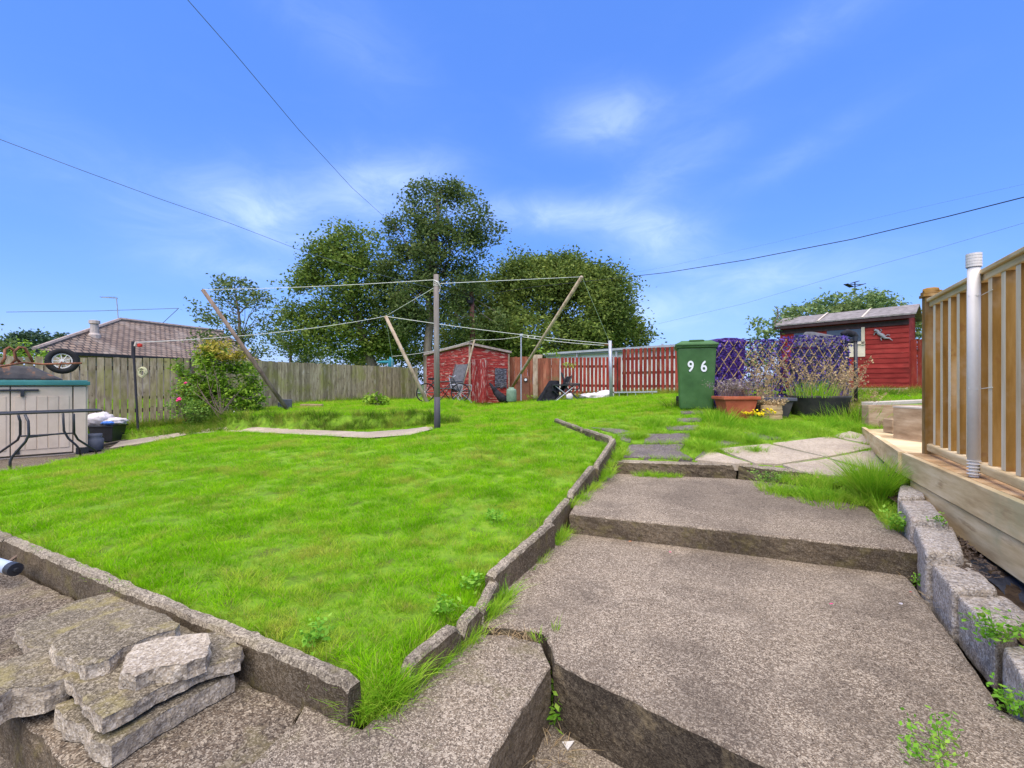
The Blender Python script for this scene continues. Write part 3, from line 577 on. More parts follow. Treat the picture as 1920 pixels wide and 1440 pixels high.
ST = [([(1681, 931), (1738, 931), (1725, 912), (1687, 906)], -.80, 'furthest grey granite block, under the grass tuft'), ([(1704, 970), (1784, 979), (1740, 934), (1683, 934)], -.83, 'second furthest granite block with a flat cracked top'),
      ([(1733, 1033), (1812, 1038), (1788, 984), (1707, 974)], -.88, 'granite block at the end of the upper concrete step'), ([(1783, 1104), (1879, 1109), (1812, 1043), (1731, 1038)], -.95, 'granite block with rough pale left face, below the step end'),
      ([(1866, 1192), (1947, 1160), (1884, 1114), (1785, 1107)], -.985, 'long granite block with smooth brown side face, weeds on its top'), ([(1925, 1290), (2030, 1290), (1975, 1205), (1876, 1206)], -1.0, 'nearest granite block at the right edge of the picture')]
for i, (q, z, lb) in enumerate(ST):
    t4 = [PZ(u, v, z) for u, v in q]; cx = sum((p for p in t4), Vector()) / 4; t4 = [cx + (p - cx) * .955 for p in t4]
    b4 = [Vector((p.x, p.y, ZC - 1.22)) + (Vector((p.x, p.y, 0)) - Vector((cx.x, cx.y, 0))) * .04 for p in t4]
    b = MB(); hexrock(b, b4, t4, 20, .0045, .03, i * 3.3, 8)
    tag(b.build('granite_block', 'granite', smooth=False), lb, 'stone block', 'granite blocks along the steps')
b = MB(); vs = []; rows = [(2.02, 1.62), (2.14, 1.95), (2.22, 2.2), (2.38, 2.5), (2.6, 2.9), (2.95, 3.4), (3.1, 3.9), (3.6, 4.6)]
for i, (x, y) in enumerate(rows):
    fx = 3.32 + .5 * (y - 3.74); z = -1.05 + .16 * i / 7 if i < 5 else -.90 + .04 * (i - 5)
    for k in range(8): t = k / 7; xx = x - .05 + (fx - x + .05) * t; vs.append((xx, y, ZC + z + .02 * noise.noise(Vector((xx * 9, y * 9, 0)))))
b.add(vs, [(i * 8 + k, i * 8 + k + 1, (i + 1) * 8 + k + 1, (i + 1) * 8 + k) for i in range(7) for k in range(7)])
tag(b.build('soil', 'soil'), kind='structure')
b = MB(); vs = []
for i in range(9):
    for k in range(6):
        y = 1.75 + .75 * i / 8; x0 = 2.16 + .5 * (y - 1.75) * .9; x = x0 + .17 * k / 5
        vs.append((x, y, ZC - 1.04 + .09 * (y - 1.75) + .03 * noise.noise(Vector((x * 8, y * 8, 3)))))
b.add(vs, [(i * 6 + k, i * 6 + k + 1, (i + 1) * 6 + k + 1, (i + 1) * 6 + k) for i in range(8) for k in range(5)])
tag(b.build('weed_membrane', 'membrane', smooth=True), 'crumpled black weed membrane between the granite blocks and the deck', 'membrane')
# bark chips on that soil strip
b = MB()
for _ in range(420):
    y = random.uniform(2.25, 3.3); fx = 3.2 + .5 * (y - 3.74); x = random.uniform(fx - .19, fx - .01)
    zz = -1.05 + .16 * min(1, max(0, (y - 1.6) / 1.8)); b.box((x, y, ZC + zz + .035), (random.uniform(.01, .035), random.uniform(.004, .009), .004), (random.uniform(-.5, .5), random.uniform(-.5, .5), random.uniform(0, 3.1)))
tag(b.build('bark_chips', 'twig'), kind='stuff')

# broken slab pile
def c1(l, z): return [xy(x / 2.743, 980 + y / 2.743, z) for x, y in l]
def chunk(l, zt, th, seed, label, tilt=(0, 0), side='slabside', top='slabtop', am=.02):
    b = MB(); pl = c1(l, zt); roughslab(b, pl, zt, zt - th, .011, .007, am * .55, seed, tilt, .004, chip=.02)
    return tag(b.build('broken_slab', [top, side]), label, 'broken slab', 'heap of broken paving slabs')
chunk([(280, 935), (430, 880), (700, 830), (1130, 720), (1205, 772), (1000, 880), (760, 1020), (575, 1140), (480, 1110), (430, 1030), (330, 1010)], -1.095, .07, 41, 'lowest broken slab of the heap, with long clean grey side', am=.016)
chunk([(75, 525), (200, 480), (390, 398), (590, 352), (680, 385), (760, 400), (960, 490), (1130, 560), (700, 650), (300, 650), (140, 640)], -1.07, .06, 42, 'broken slab at the back of the heap with yellow lichen and a pale broken patch')
chunk([(-260, 760), (0, 715), (110, 680), (245, 622), (330, 690), (360, 780), (230, 830), (60, 850), (-80, 930), (-260, 930)], -1.03, .10, 43, 'thick broken slab at the left frame edge of the heap')
chunk([(338, 790), (440, 700), (620, 650), (900, 590), (1120, 560), (1190, 590), (1255, 640), (1235, 690), (1000, 760), (800, 860), (690, 930), (525, 1010), (430, 910)], -1.025, .05, 44, 'large broken slab tilted across the heap, mossy top with gravelly edge', am=.016)
chunk([(255, 610), (330, 560), (520, 480), (700, 420), (800, 450), (930, 515), (900, 545), (760, 590), (640, 640), (560, 700), (440, 735), (380, 700), (300, 670)], -.975, .07, 45, 'dark speckled broken slab on top of the heap')
chunk([(620, 770), (640, 700), (690, 625), (820, 590), (960, 570), (1070, 565), (1085, 610), (1060, 680), (960, 720), (800, 740), (700, 780)], -.97, .06, 46, 'small pale chunk of concrete lying on the large tilted slab', top='slabside', am=.025)
chunk([(700, 395), (790, 385), (1190, 560), (1170, 600), (900, 520)], -1.09, .05, 47, 'narrow broken strip lying behind the heap against the edging')
# pipe and stick at the left edge
b = MB(); a = P(-60, 1042, 2.75); c = P(22, 1066, 2.62); b.tube([a, c], .034, 16)
t = thing('pipe', (a.x, a.y, a.z), 'blue grey plastic pipe end with black cap at the left edge, above the paving', 'pipe'); b.build('tube', 'pipegrey', t, True)
b = MB(); d = (c - a).normalized(); b.tube([c - d * .01, c + d * .035], .037, 16); b.tube([c + d * .035, c + d * .055], .012, 8); b.build('end_cap', 'black', t)
b = MB(); b.tube([P(-20, 1078, 2.85), P(40, 1037, 2.95)], .009, 6); tag(b.build('stick', 'propdark'), 'thin brown stick leaning behind the blue grey pipe', 'stick')

# ------------------------------------------------------------------ deck and its fence
def FL(y, o=0, z=0): return Vector((3.2 + .5 * (y - 3.74) + o * .894, y - o * .447, ZC + z))     # point on deck edge line at depth y, offset o to the right
def FN(y, o=0, z=0): return Vector((3.38 + .567 * (y - 3.67) + o * .87, y - o * .493, ZC + z))     # balustrade line
deck = thing('timber_deck', FL(3.74, 0, -1.0), 'raised timber deck with pale weathered fascia planks at right', 'deck')
b = MB(); b.bar(FL(.5, .02, -.655), FL(3.74, .02, -.655), .04, .185); b.build('fascia_board', 'paleplank', deck, bevel=.004)
b = MB(); b.bar(FL(.5, .035, -.852), FL(3.60, .035, -.852), .04, .19); b.build('fascia_board', 'paleplank', deck, bevel=.004)
b = MB(); y = .45
while y < 3.72:
    b.hexa([FL(y, .042, -.59), FL(y, 2.6, -.59), FL(y + .137, 2.6, -.59), FL(y + .137, .042, -.59)], [FL(y, .042, -.563), FL(y, 2.6, -.563), FL(y + .137, 2.6, -.563), FL(y + .137, .042, -.563)]); y += .144
b.build('deck_boards', 'decktop', deck)
b = MB(); b.hexa([FL(.5, .06, -1.2), FL(.5, 2.6, -1.2), FL(3.7, 2.6, -1.2), FL(3.7, .06, -1.2)], [FL(.5, .06, -.6), FL(.5, 2.6, -.6), FL(3.7, 2.6, -.6), FL(3.7, .06, -.6)]); b.build('joists', 'darkwood', deck)
fen = thing('deck_fence', FN(3.67, 0, -.56), 'tall timber balustrade on the deck, closely spaced upright bars', 'fence')
b = MB(); b.bar(FN(3.67, 0, -.95), FN(3.67, 0, .70), .095, .095, (.493, .870, 0)); po = b.build('post', 'tan', fen, bevel=.006)
c0 = FN(3.67, 0, .70); b = MB(); ang = math.atan2(.870, .493)
for dz, s_ in ((.012, .125), (.036, .11)): b.box(c0 + Vector((0, 0, dz)), (s_, s_, .022), (0, 0, ang))
b.lathe(c0 + Vector((0, 0, .046)), [(.072, 0), (.068, .018), (.03, .03), (.001, .033)], 4); b.build('post_cap', 'tan', fen, bevel=.003)
b = MB(); b.bar(FN(.5, 0, .635), FN(3.62, 0, .635), .05, .04); b.bar(FN(.5, 0, .668), FN(3.62, 0, .668), .085, .026); b.build('top_rail', 'paleplank', fen, bevel=.005)
b = MB(); b.bar(FN(.5, -.015, -.505), FN(3.62, -.015, -.505), .055, .06); b.build('bottom_rail', 'paleplank', fen, bevel=.012)
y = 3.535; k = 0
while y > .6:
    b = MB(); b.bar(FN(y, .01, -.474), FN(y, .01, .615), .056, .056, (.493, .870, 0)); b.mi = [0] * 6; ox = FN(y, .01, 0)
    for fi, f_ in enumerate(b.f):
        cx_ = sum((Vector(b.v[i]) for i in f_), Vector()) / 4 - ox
        if cx_.x * .870 - cx_.y * .493 < -.02 and abs(cx_.z) < 3 and abs(sum(b.v[i][2] for i in f_) / 4 - (ZC + .07)) < .2: b.mi[fi] = 1  # left face gets the lit colour, light painted in
    b.build('baluster', ['tan', 'litbaluster'], fen, bevel=.002); y -= .150; k += 1
px = P(1826, 894, 2.74)
t = thing('plastic_pole', (px.x, px.y, px.z), 'upright white plastic pole tied to the timber balustrade with string', 'pole')
b = MB(); b.tube([px + Vector((0, 0, .10)), px + Vector((0, 0, 1.27))], .030, 20); b.build('tube', 'whiteplastic', t, True)
b = MB(); 
for i in range(5): b.tube([px + Vector((0, 0, 1.262 + i * .017)), px + Vector((0, 0, 1.262 + i * .017 + .013))], .037, 20)
b.tube([px + Vector((0, 0, 1.262)), px + Vector((0, 0, 1.342))], .035, 20); b.build('ribbed_cap', 'whiteplastic', t)
b = MB(); b.tube([px, px + Vector((0, 0, .1))], .022, 14)
for i in range(5): b.lathe(px + Vector((0, 0, .012 + i * .02)), [(.022, 0), (.034, .006), (.022, .012)], 16)
b.build('ribbed_foot', 'whiteplastic', t)
for z, yy, lb in ((1.09, 2.60, 'upper white string tied round the plastic pole'), (.53, 2.60, 'lower white string tied round the plastic pole')):
    b = MB(); q = FN(yy, -.02, 0); q.z = px.z + z + .01; w0 = FN(2.83, -.03, 0); w0.z = px.z + z
    b.tube([w0, px + Vector((-.032, 0, z)), px + Vector((-.01, -.034, z - .004)), px + Vector((.032, -.01, z)), q], .0022, 6); tag(b.build('string', 'rope'), lb, 'string')

# timber stairs beside the deck
C0 = Vector((3.2, 3.74, 0)); C1_ = Vector((4.62, 5.98, 0))
t = thing('timber_steps', (3.9, 4.9, gz(3.9, 4.9)), 'low timber sleeper steps leading up beside the deck', 'steps')
def Z(p, z): return Vector((p.x, p.y, ZC + z))
b = MB(); b.bar(Z(C0, -.65), Z(C1_, -.66), .045, .19); b.build('side_board', 'paleplank', t, bevel=.004)
b = MB(); q0 = Vector((4.66, 6.08, 0)); b.bar(P(1622, 780, 6.2) + Vector((0, 0, 0)), P(1622, 780, 6.2) + Vector((2.6, .15, 0)), .12, .30); b.build('sleeper', 'sleeper', t, bevel=.006)
b = MB(); s0 = P(1626, 757, 6.6); b.bar(s0, s0 + Vector((2.3, .9, .03)), .16, .05); b.build('sleeper', 'sleepertop', t, bevel=.006)
b = MB(); p = P(1706, 805, 4.75); b.box((p.x + .1, p.y, ZC - .48), (.20, .42, .45)); b.build('sleeper', 'sleeper', t, bevel=.006)
b = MB(); b.box((p.x + .1, p.y, ZC - .247), (.205, .425, .016)); b.build('block_top', 'sleepertop', t)
b = MB(); p = P(1683, 795, 5.4); b.box((p.x + .35, p.y + .05, ZC - .50), (.85, .14, .16)); b.build('sleeper', 'sleeper', t, bevel=.005)
b = MB(); b.prism([Z(C0 + Vector((.04, -.02, 0)), -.59), Z(C0 + Vector((2, -.6, 0)), -.59), Z(C1_ + Vector((2.2, 0, 0)), -.59), Z(C1_ + Vector((.05, 0, 0)), -.59)], .04); b.build('tread', 'paleplank', t)

# ------------------------------------------------------------------ fences
def boardfence(name, a, b_, ztop, foot, pitch, width, m, label, cat='fence', rails=(.3, 1.2), posts=2.0, rail_side=1, th=.018, group=None, vary=.012, round_=0, rm='darkwood', zt2=None, gap_=0):
    a = Vector((*a, 0)); b_ = Vector((*b_, 0)); L = (b_ - a).length; d = (b_ - a) / L; nn = Vector((-d.y, d.x, 0)) * rail_side
    zt2 = ztop if zt2 is None else zt2; mid = a.lerp(b_, .5)
    t = thing(name, (mid.x, mid.y, gz(mid.x, mid.y)), label, cat, group); B = MB(); s = pitch / 2
    while s < L:
        c = a + d * s; zt = ztop + (zt2 - ztop) * s / L + random.uniform(-vary, vary); zb = (h(c.x, c.y) + .02) if foot is None else foot
        off = nn * random.uniform(-.002, .002); w = width * random.uniform(.95, 1.03) / 2; ln = random.uniform(-.006, .006)
        p = [c + off - d * w, c + off + d * w, c + off + d * w + nn * th, c + off - d * w + nn * th]
        B.hexa([Vector((q.x, q.y, ZC + zb)) for q in p], [Vector((q.x, q.y, ZC + zt + (ln if k in (1, 2) else 0))) + d * ln for k, q in enumerate(p)]); s += pitch
    B.build('boards', m, t)
    for r in rails:
        B = MB(); z0 = ztop - r; z1 = zt2 - r; B.bar(Vector((a.x, a.y, ZC + z0)) + nn * .045, Vector((b_.x, b_.y, ZC + z1)) + nn * .045, .045, .09); B.build('rail', rm, t)
    s = .05
    while posts and s < L:
        c = a + d * s + nn * .1; B = MB(); B.bar(Vector((c.x, c.y, ZC + h(c.x, c.y) - .2)), Vector((c.x, c.y, ZC + ztop + (zt2 - ztop) * s / L - .03)), .09, .09, tuple(d)); B.build('post', rm, t); s += posts
    return t
boardfence('picket_fence', (-10.8, 6.6), (-7.62, 10.8), .44, None, .128, .108, 'greywood', 'weathered board fence with gaps, behind the storage box and the black crate', rails=(.22, 1.15), zt2=.60)
boardfence('board_fence', (-7.55, 10.85), (-4.15, 19.9), .62, None, .108, .103, 'greywood', 'long close boarded fence, mossy grey, running back to the left shed', rails=(.22, 1.15), zt2=.70, posts=2.4)
boardfence('red_fence', (-.1, 17.2), (.75, 17.0), 1.02, None, .10, .097, 'oldredfence', 'short faded red board panel between the left shed and the thick pale post', posts=0, rails=(.3,))
boardfence('red_fence', (.95, 16.75), (1.7, 16.6), .95, None, .10, .095, 'oldredfence', 'faded reddish board panel just right of the thick pale post', posts=0, rails=(.3,))
boardfence('red_fence', (1.75, 16.45), (3.72, 15.72), .955, None, .135, .092, 'redfence', 'lower red slatted fence with gaps behind the black folding chairs', rails=(.32, 1.0, 1.25), rail_side=1, zt2=.93, vary=.004)
boardfence('red_fence', (3.78, 15.65), (5.5, 14.55), 1.20, None, .145, .098, 'redfence', 'taller red slatted fence with gaps behind the green bin', rails=(.34, .82, 1.28), rail_side=1, zt2=1.21, vary=.004)
boardfence('red_fence', (9.75, 11.3), (10.9, 10.6), 1.1, None, .12, .118, 'redfence', 'dark red boarding beside the right shed, behind the deck post', rails=(.3,), posts=0, vary=.004)
p = P(1008, 706, 16.9); b = MB(); b.bar((p.x, p.y, gz(p.x, p.y) - .1), (p.x, p.y, ZC + 1.08), .34, .2, (0, 1, 0)); tag(b.build('gate_post', 'prop', bevel=.01), 'thick pale weathered gate post between the red fences', 'post')
# outbuilding with white wall behind the red fences
A0 = Vector((1.66, 22.0, 0)); B0 = Vector((7.45, 15.9, 0)); d = (B0 - A0).normalized(); nn = Vector((-d.y, d.x, 0)); nn = nn if nn.y > 0 else -nn
t = thing('outbuilding', (5, 19, ZC - .6), 'long low white outbuilding with grey gutter behind the red fences', 'building')
b = MB(); q = [A0, B0, B0 + nn * 1.6, A0 + nn * 1.6]; b.hexa([Vector((p.x, p.y, ZC - .7)) for p in q], [Vector((p.x, p.y, ZC + 1.32)) for p in q]); b.build('wall', 'white', t)
b = MB(); b.hexa([Vector((p.x, p.y, ZC + 1.325)) + o for p, o in zip(q, (-nn * .15, -nn * .15, nn * .1, nn * .1))], [Vector((p.x, p.y, ZC + (1.46 if k < 2 else 1.40))) + o for k, (p, o) in enumerate(zip(q, (-nn * .15, -nn * .15, nn * .1, nn * .1)))]); b.build('roof', 'greytrim', t)
b = MB(); b.bar(A0 - nn * .2 + Vector((0, 0, ZC + 1.44)), B0 - nn * .2 + Vector((0, 0, ZC + 1.44)), .1, .09); b.build('gutter', 'greytrim', t)
for u in (1086, 1160, 1246, 1304):
    k = (u - 960) / F; s = (k * A0.y - A0.x) / (d.x - k * d.y); c = A0 + d * s - nn * .16; b = MB(); b.tube([(c.x, c.y, ZC - .6), (c.x, c.y, ZC + 1.4 + (.14 if u > 1200 else 0))], .045, 8); b.build('downpipe', 'greytrim', t)

# ------------------------------------------------------------------ left red shed
SA = Vector((-1.48, 15.8, 0)); SB = Vector((-3.41, 18.2, 0)); SC = Vector((-.14, 16.9, 0)); SD = SB + SC - SA
t = thing('red_shed', (SA.x, SA.y, gz(SA.x, SA.y)), 'small red wooden shed with peeling paint at the end of the grey fence', 'shed')
zf = -.68; H_ = {0: 1.36, 1: 1.14, 2: 1.16, 3: .95}
cs = [SA, SC, SD, SB]; ht = [1.36, 1.16, .95, 1.14]
b = MB(); b.hexa([Vector((c.x, c.y, ZC + zf)) for c in cs], [Vector((c.x, c.y, ZC + hh - .03)) for c, hh in zip(cs, ht)]); b.build('wall', 'redshed', t)
def clad(b, p, q, z0, zt_p, zt_q, nout, pitch=.115, lap=.014, skip=None):
    z = z0; 
    while z < max(zt_p, zt_q):
        za = min(z + pitch, zt_p); zb_ = min(z + pitch, zt_q)
        if za > z and zb_ > z:
            lo_ = [p + nout * lap, q + nout * lap]; up = [p + nout * .003, q + nout * .003]
            b.add([Vector((lo_[0].x, lo_[0].y, ZC + z)), Vector((lo_[1].x, lo_[1].y, ZC + z)), Vector((up[1].x, up[1].y, ZC + zb_)), Vector((up[0].x, up[0].y, ZC + za)),
                   Vector((p.x, p.y, ZC + z)), Vector((q.x, q.y, ZC + z))], [(0, 1, 2, 3), (4, 5, 1, 0)])
        z += pitch
dAC = (SC - SA).normalized(); nAC = Vector((dAC.y, -dAC.x, 0)); dAB = (SB - SA).normalized(); nAB = Vector((-dAB.y, dAB.x, 0)); nAB = nAB if nAB.x < 0 else -nAB
b = MB(); clad(b, SA, SC, zf, 1.33, 1.13, nAC); clad(b, SB, SA, zf, 1.11, 1.33, nAB); b.build('cladding', 'redshed', t)
b = MB(); o = .09; rq = [SA - dAC * o - dAB * o, SC + dAC * o - dAB * o, SD + dAC * o + dAB * o, SB - dAC * o + dAB * o]
b.hexa([Vector((c.x, c.y, ZC + hh)) for c, hh in zip(rq, (1.37, 1.145, .93, 1.145))], [Vector((c.x, c.y, ZC + hh + .075)) for c, hh in zip(rq, (1.37, 1.145, .93, 1.145))]); b.build('roof', 'paletrim', t)
b = MB(); b.bar(SA + nAC * .02 + Vector((0, 0, ZC + zf)), SA + nAC * .02 + Vector((0, 0, ZC + 1.34)), .05, .05, tuple(dAC)); b.build('corner_trim', 'prop', t)
b = MB(); b.bar(SC + nAC * .02 + Vector((0, 0, ZC + zf)), SC + nAC * .02 + Vector((0, 0, ZC + 1.12)), .05, .05, tuple(dAC)); b.build('corner_trim', 'prop', t)
b = MB()
for i in range(8):
    c = SA + dAC * (.12 + i * .088) + nAC * .028; b.bar(c + Vector((0, 0, ZC + zf + .02)), c + Vector((0, 0, ZC + .86)), .082, .02, tuple(nAC))
dr = b.build('door', 'reddoor', t)
b = MB(); c = SA + dAC * 1.08 + nAC * .05; c2 = SA + dAC * 1.62 + nAC * .05; vs = []
for i in range(9):
    for k in range(9):
        q = c.lerp(c2, i / 8) + nAC * (.02 * noise.noise(Vector((i * .7, k * .9, 1)))); vs.append((q.x, q.y, ZC + .62 - .06 * i / 8 - (.70 + .03 * math.sin(i * 1.7)) * k / 8 - .05 * (1 - i / 8)))
b.add(vs, [(i * 9 + k, i * 9 + k + 1, (i + 1) * 9 + k + 1, (i + 1) * 9 + k) for i in range(8) for k in range(8)]); 
tag(b.build('window_sheet', 'sheet', t, smooth=True), 'crumpled black plastic over the window')
# timbers leaning on it, cabinet, barrel
b = MB(); b.bar(G(848, 753, 8) + Vector((0, 2.2, 0)), P(857, 690, 15.9), .05, .03); tag(b.build('plank', 'prop'), 'short pale plank leaning on the left shed wall behind the chairs', 'plank')
b = MB(); b.tube([P(857, 752, 15.2), P(874, 700, 15.3), P(890, 637, 15.5)], .03, 8); tag(b.build('clothes_prop', 'prop'), 'thin pale clothes prop leaning against the corner of the left red shed', 'clothes prop', 'wooden clothes props')
b = MB(); p = P(980, 750, 16.2); b.box((p.x, p.y, p.z + .42), (.46, .3, .86)); t = thing('cabinet', (p.x, p.y, p.z), 'brown metal cabinet standing between the left shed and the pale post', 'cabinet'); b.build('body', 'brownbox', t, bevel=.01)
b = MB(); b.tube([(p.x + .1, p.y - .15, p.z + .72), (p.x + .1, p.y - .2, p.z + .72)], .07, 12); b.build('dial', 'black', t); b = MB(); b.tube([(p.x + .1, p.y - .2, p.z + .72), (p.x + .1, p.y - .21, p.z + .72)], .045, 12); b.build('dial_face', 'whitepaint', t)
b = MB(); p = P(959, 753, 15.3); b.lathe(p, [(.15, 0), (.17, .03), (.17, .36), (.15, .42), (.09, .44), (.09, .48), (.05, .48)], 18); tag(b.build('barrel', 'gasgreen', smooth=True), 'short pale green container on the grass in front of the brown cabinet', 'barrel')
b = MB(); b.tube([P(930, 735, 15.6), P(940, 746, 15.5), P(952, 751, 15.4)], [.1, .16, .1], 8); b.tube([P(918, 718, 15.7), P(932, 738, 15.6)], [.03, .12], 8); tag(b.build('black_sack', 'blackfab', smooth=True), 'black sack slumped against the left shed by the green container', 'sack')

# ------------------------------------------------------------------ right red shed
RA = Vector((7.66, 13.0, 0)); RB = Vector((9.6, 11.0, 0)); dR = (RB - RA).normalized(); nR = Vector((dR.y, -dR.x, 0)); nR = nR if nR.y < 0 else -nR
t = thing('red_shed', (8.7, 12, gz(8.7, 12)), 'larger red wooden shed at right with grey felt roof and a window', 'shed')
zb = -.22; q = [RA, RB, RB - nR * 1.5, RA - nR * 1.5]
b = MB(); b.hexa([Vector((c.x, c.y, ZC + zb)) for c in q], [Vector((c.x, c.y, ZC + (1.62 if k < 2 else 1.9))) for k, c in enumerate(q)]); b.build('wall', 'redshed2', t)
b = MB(); clad(b, RA, RB, zb + .13, 1.60, 1.60, nR, .122, .016); b.build('cladding', 'redshed2', t)
b = MB(); clad(b, RA + dR * 1.55, RB, zb, zb + .122, zb + .122, nR * 1.0, .122, .016); b.build('peeling_board', 'flake', t)
b = MB(); clad(b, RA, RA + dR * 1.55, zb, zb + .122, zb + .122, nR, .122, .016); b.build('bottom_board', 'redshed2', t)
o = .14; rq = [RA - dR * .12 + nR * .2, RB + dR * .14 + nR * .2, RB + dR * .14 - nR * .75, RA - dR * .12 - nR * .75]; rh = [1.63, 1.66, 1.98, 1.93]
b = MB(); b.hexa([Vector((c.x, c.y, ZC + hh)) for c, hh in zip(rq, rh)], [Vector((c.x, c.y, ZC + hh + .035)) for c, hh in zip(rq, rh)])
rb = [RA - dR * .12 - nR * .751, RB + dR * .14 - nR * .751, RB + dR * .14 - nR * 1.7, RA - dR * .12 - nR * 1.7]; rh2 = [1.93, 1.98, 1.66, 1.63]
b.hexa([Vector((c.x, c.y, ZC + hh)) for c, hh in zip(rb, rh2)], [Vector((c.x, c.y, ZC + hh + .035)) for c, hh in zip(rb, rh2)]); rf = b.build('roof', 'felt', t)
b = MB()
for s_ in (1.0, 1.95):
    a_ = RA + dR * (s_ - .05) + nR * .2; e_ = RA + dR * s_ - nR * .7; b.bar(Vector((a_.x, a_.y, ZC + 1.69)), Vector((e_.x, e_.y, ZC + 2.005)), .04, .012)
b.build('felt_seam', 'sleepertop', t)
b = MB(); b.bar(RA - dR * .1 + nR * .17 + Vector((0, 0, ZC + 1.585)), RB + dR * .12 + nR * .17 + Vector((0, 0, ZC + 1.615)), .03, .07); b.build('fascia', 'fasciadark', t)
b = MB(); b.bar(RA + nR * .03 + Vector((0, 0, ZC + 1.47)), RB + nR * .03 + Vector((0, 0, ZC + 1.50)), .03, .12); b.build('eaves_board', 'fasciadark', t)
def rw(s, z, o=0): c = RA + dR * s + nR * o; return Vector((c.x, c.y, ZC + z))
wn = MB(); wn.hexa([rw(1.12, 1.06, .02), rw(1.86, 1.06, .02), rw(1.86, 1.06, .0), rw(1.12, 1.06, .0)], [rw(1.12, 1.42, .02), rw(1.86, 1.42, .02), rw(1.86, 1.42, .0), rw(1.12, 1.42, .0)]); wo = wn.build('window', 'glass', t)
b = MB()
for (s0, z0, s1, z1) in ((1.10, 1.05, 1.94, 1.0), (1.9, 1.0, 1.9, 1.45)): b.bar(rw(s0, z0, .035), rw(s1, z1 if s0 == s1 else z0, .035), .07, .05, tuple(nR))
b.build('window_frame', 'creampanel', t)
b = MB(); b.hexa([rw(.9, .70, .03), rw(1.94, .70, .03), rw(1.94, .70, .017), rw(.9, .70, .017)], [rw(.9, 1.0, .03), rw(1.94, 1.0, .03), rw(1.94, 1.0, .017), rw(.9, 1.0, .017)]); b.build('panel', 'creampanel', t)
wn = MB(); wn.hexa([rw(.35, 1.15, .02), rw(.85, 1.15, .02), rw(.85, 1.15, .0), rw(.35, 1.15, .0)], [rw(.35, 1.42, .02), rw(.85, 1.42, .02), rw(.85, 1.42, .0), rw(.35, 1.42, .0)]); wn.build('window', 'glass', t)
b = MB()   # grey wall ornament (lizard-like bent body with four feet)
bod = [(2.13, 1.36), (2.19, 1.33), (2.22, 1.26), (2.29, 1.21), (2.34, 1.14), (2.42, 1.13), (2.48, 1.07)]; b.tube([rw(s, z, .04) for s, z in bod], [.03, .034, .04, .042, .03, .018, .006], 8)
for a_, m_, e_ in (((2.2, 1.30), (2.13, 1.28), (2.12, 1.23)), ((2.22, 1.28), (2.27, 1.33), (2.25, 1.37)), ((2.31, 1.18), (2.25, 1.14), (2.27, 1.09)), ((2.32, 1.18), (2.39, 1.22), (2.43, 1.20))):
    b.tube([rw(*a_, .04), rw(*m_, .04), rw(*e_, .04)], .012, 6)
tag(b.build('wall_ornament', 'gecko'), 'small grey crawling animal ornament hung on the right shed wall', 'ornament')
b = MB(); p = P(1603, 545, 16); b.tube([p + Vector((0, 0, -1.1)), p + Vector((0, 0, .28))], .02, 6)
for dx, dz, l in ((-.22, .18, .3), (.2, .2, .32), (0, .3, .24)): b.box(p + Vector((dx, 0, dz)), (l, .16, .018), (0, .3 if dx < 0 else -.3, .3))
b.bar(p + Vector((-.25, 0, .22)), p + Vector((.25, 0, .22)), .02, .02); tag(b.build('aerial', 'cable'), 'dark aerial on a mast above the bushes behind the right shed', 'aerial')

# ------------------------------------------------------------------ bungalow at left
def XYZ(p, z): return Vector((p[0], p[1], ZC + z))
H0 = (-22.8, 21.7); d_ = (.33, .944)
H1 = (H0[0] + 13 * d_[0], H0[1] + 13 * d_[1]); R0 = (-.8617 * 28.6, 28.6); R1 = (R0[0] + 7 * d_[0], R0[1] + 7 * d_[1]); H3 = (-27.4, 26.0)
t = thing('bungalow', (-22, 28, ZC - .9), 'low bungalow with brown tiled roof and flue beyond the left fence', 'house')
b = MB(); wl = [(H0[0] - .4, H0[1] + .45), (H1[0] - .4, H1[1]), (H1[0] - 6, H1[1] + 2), (H3[0] + .2, H3[1] + .4)]
b.hexa([XYZ(p, -1.2) for p in wl], [XYZ(p, 1.55) for p in wl]); b.build('wall', 'housewall', t)
me = bpy.data.meshes.new('roof'); L = Vector(t.location); V = [XYZ(H0, 1.62) - L, XYZ(H1, 1.60) - L, XYZ(R1, 4.02) - L, XYZ(R0, 4.02) - L]; me.from_pydata(V, [], [(0, 1, 2, 3)])
uvl = me.uv_layers.new(name='UVMap'); 
ex = Vector((d_[0], d_[1], 0)); ey = (V[3] - V[0]) - ex * (V[3] - V[0]).dot(ex); ey.normalize()
for lp in me.loops: p = V[lp.vertex_index] - V[0]; uvl.data[lp.index].uv = (p.dot(ex), p.dot(ey))
me.materials.append(mt['roof']); ro = bpy.data.objects.new('roof', me); COL.objects.link(ro); ro.parent = t; ro['_w'] = tuple(L)
sm = ro.modifiers.new('thickness', 'SOLIDIFY'); sm.thickness = .1
b = MB(); b.add([XYZ(H0, 1.60), XYZ(R0, 4.0), XYZ(H3, 1.9), XYZ(H0, 1.3), XYZ(H3, 1.75)], [(0, 1, 2), (0, 2, 4, 3)]); b.build('end_roof', 'mossroof', t)
b = MB(); b.bar(XYZ(H0, 1.54), XYZ(H1, 1.54), .14, .15); b.build('gutter', 'cable', t)
b = MB(); b.tube([XYZ(H0, 1.68), XYZ(R0, 4.06)], .1, 6); b.tube([XYZ(R0, 4.08), XYZ(R1, 4.08)], .11, 6); b.build('ridge', 'paletrim', t)
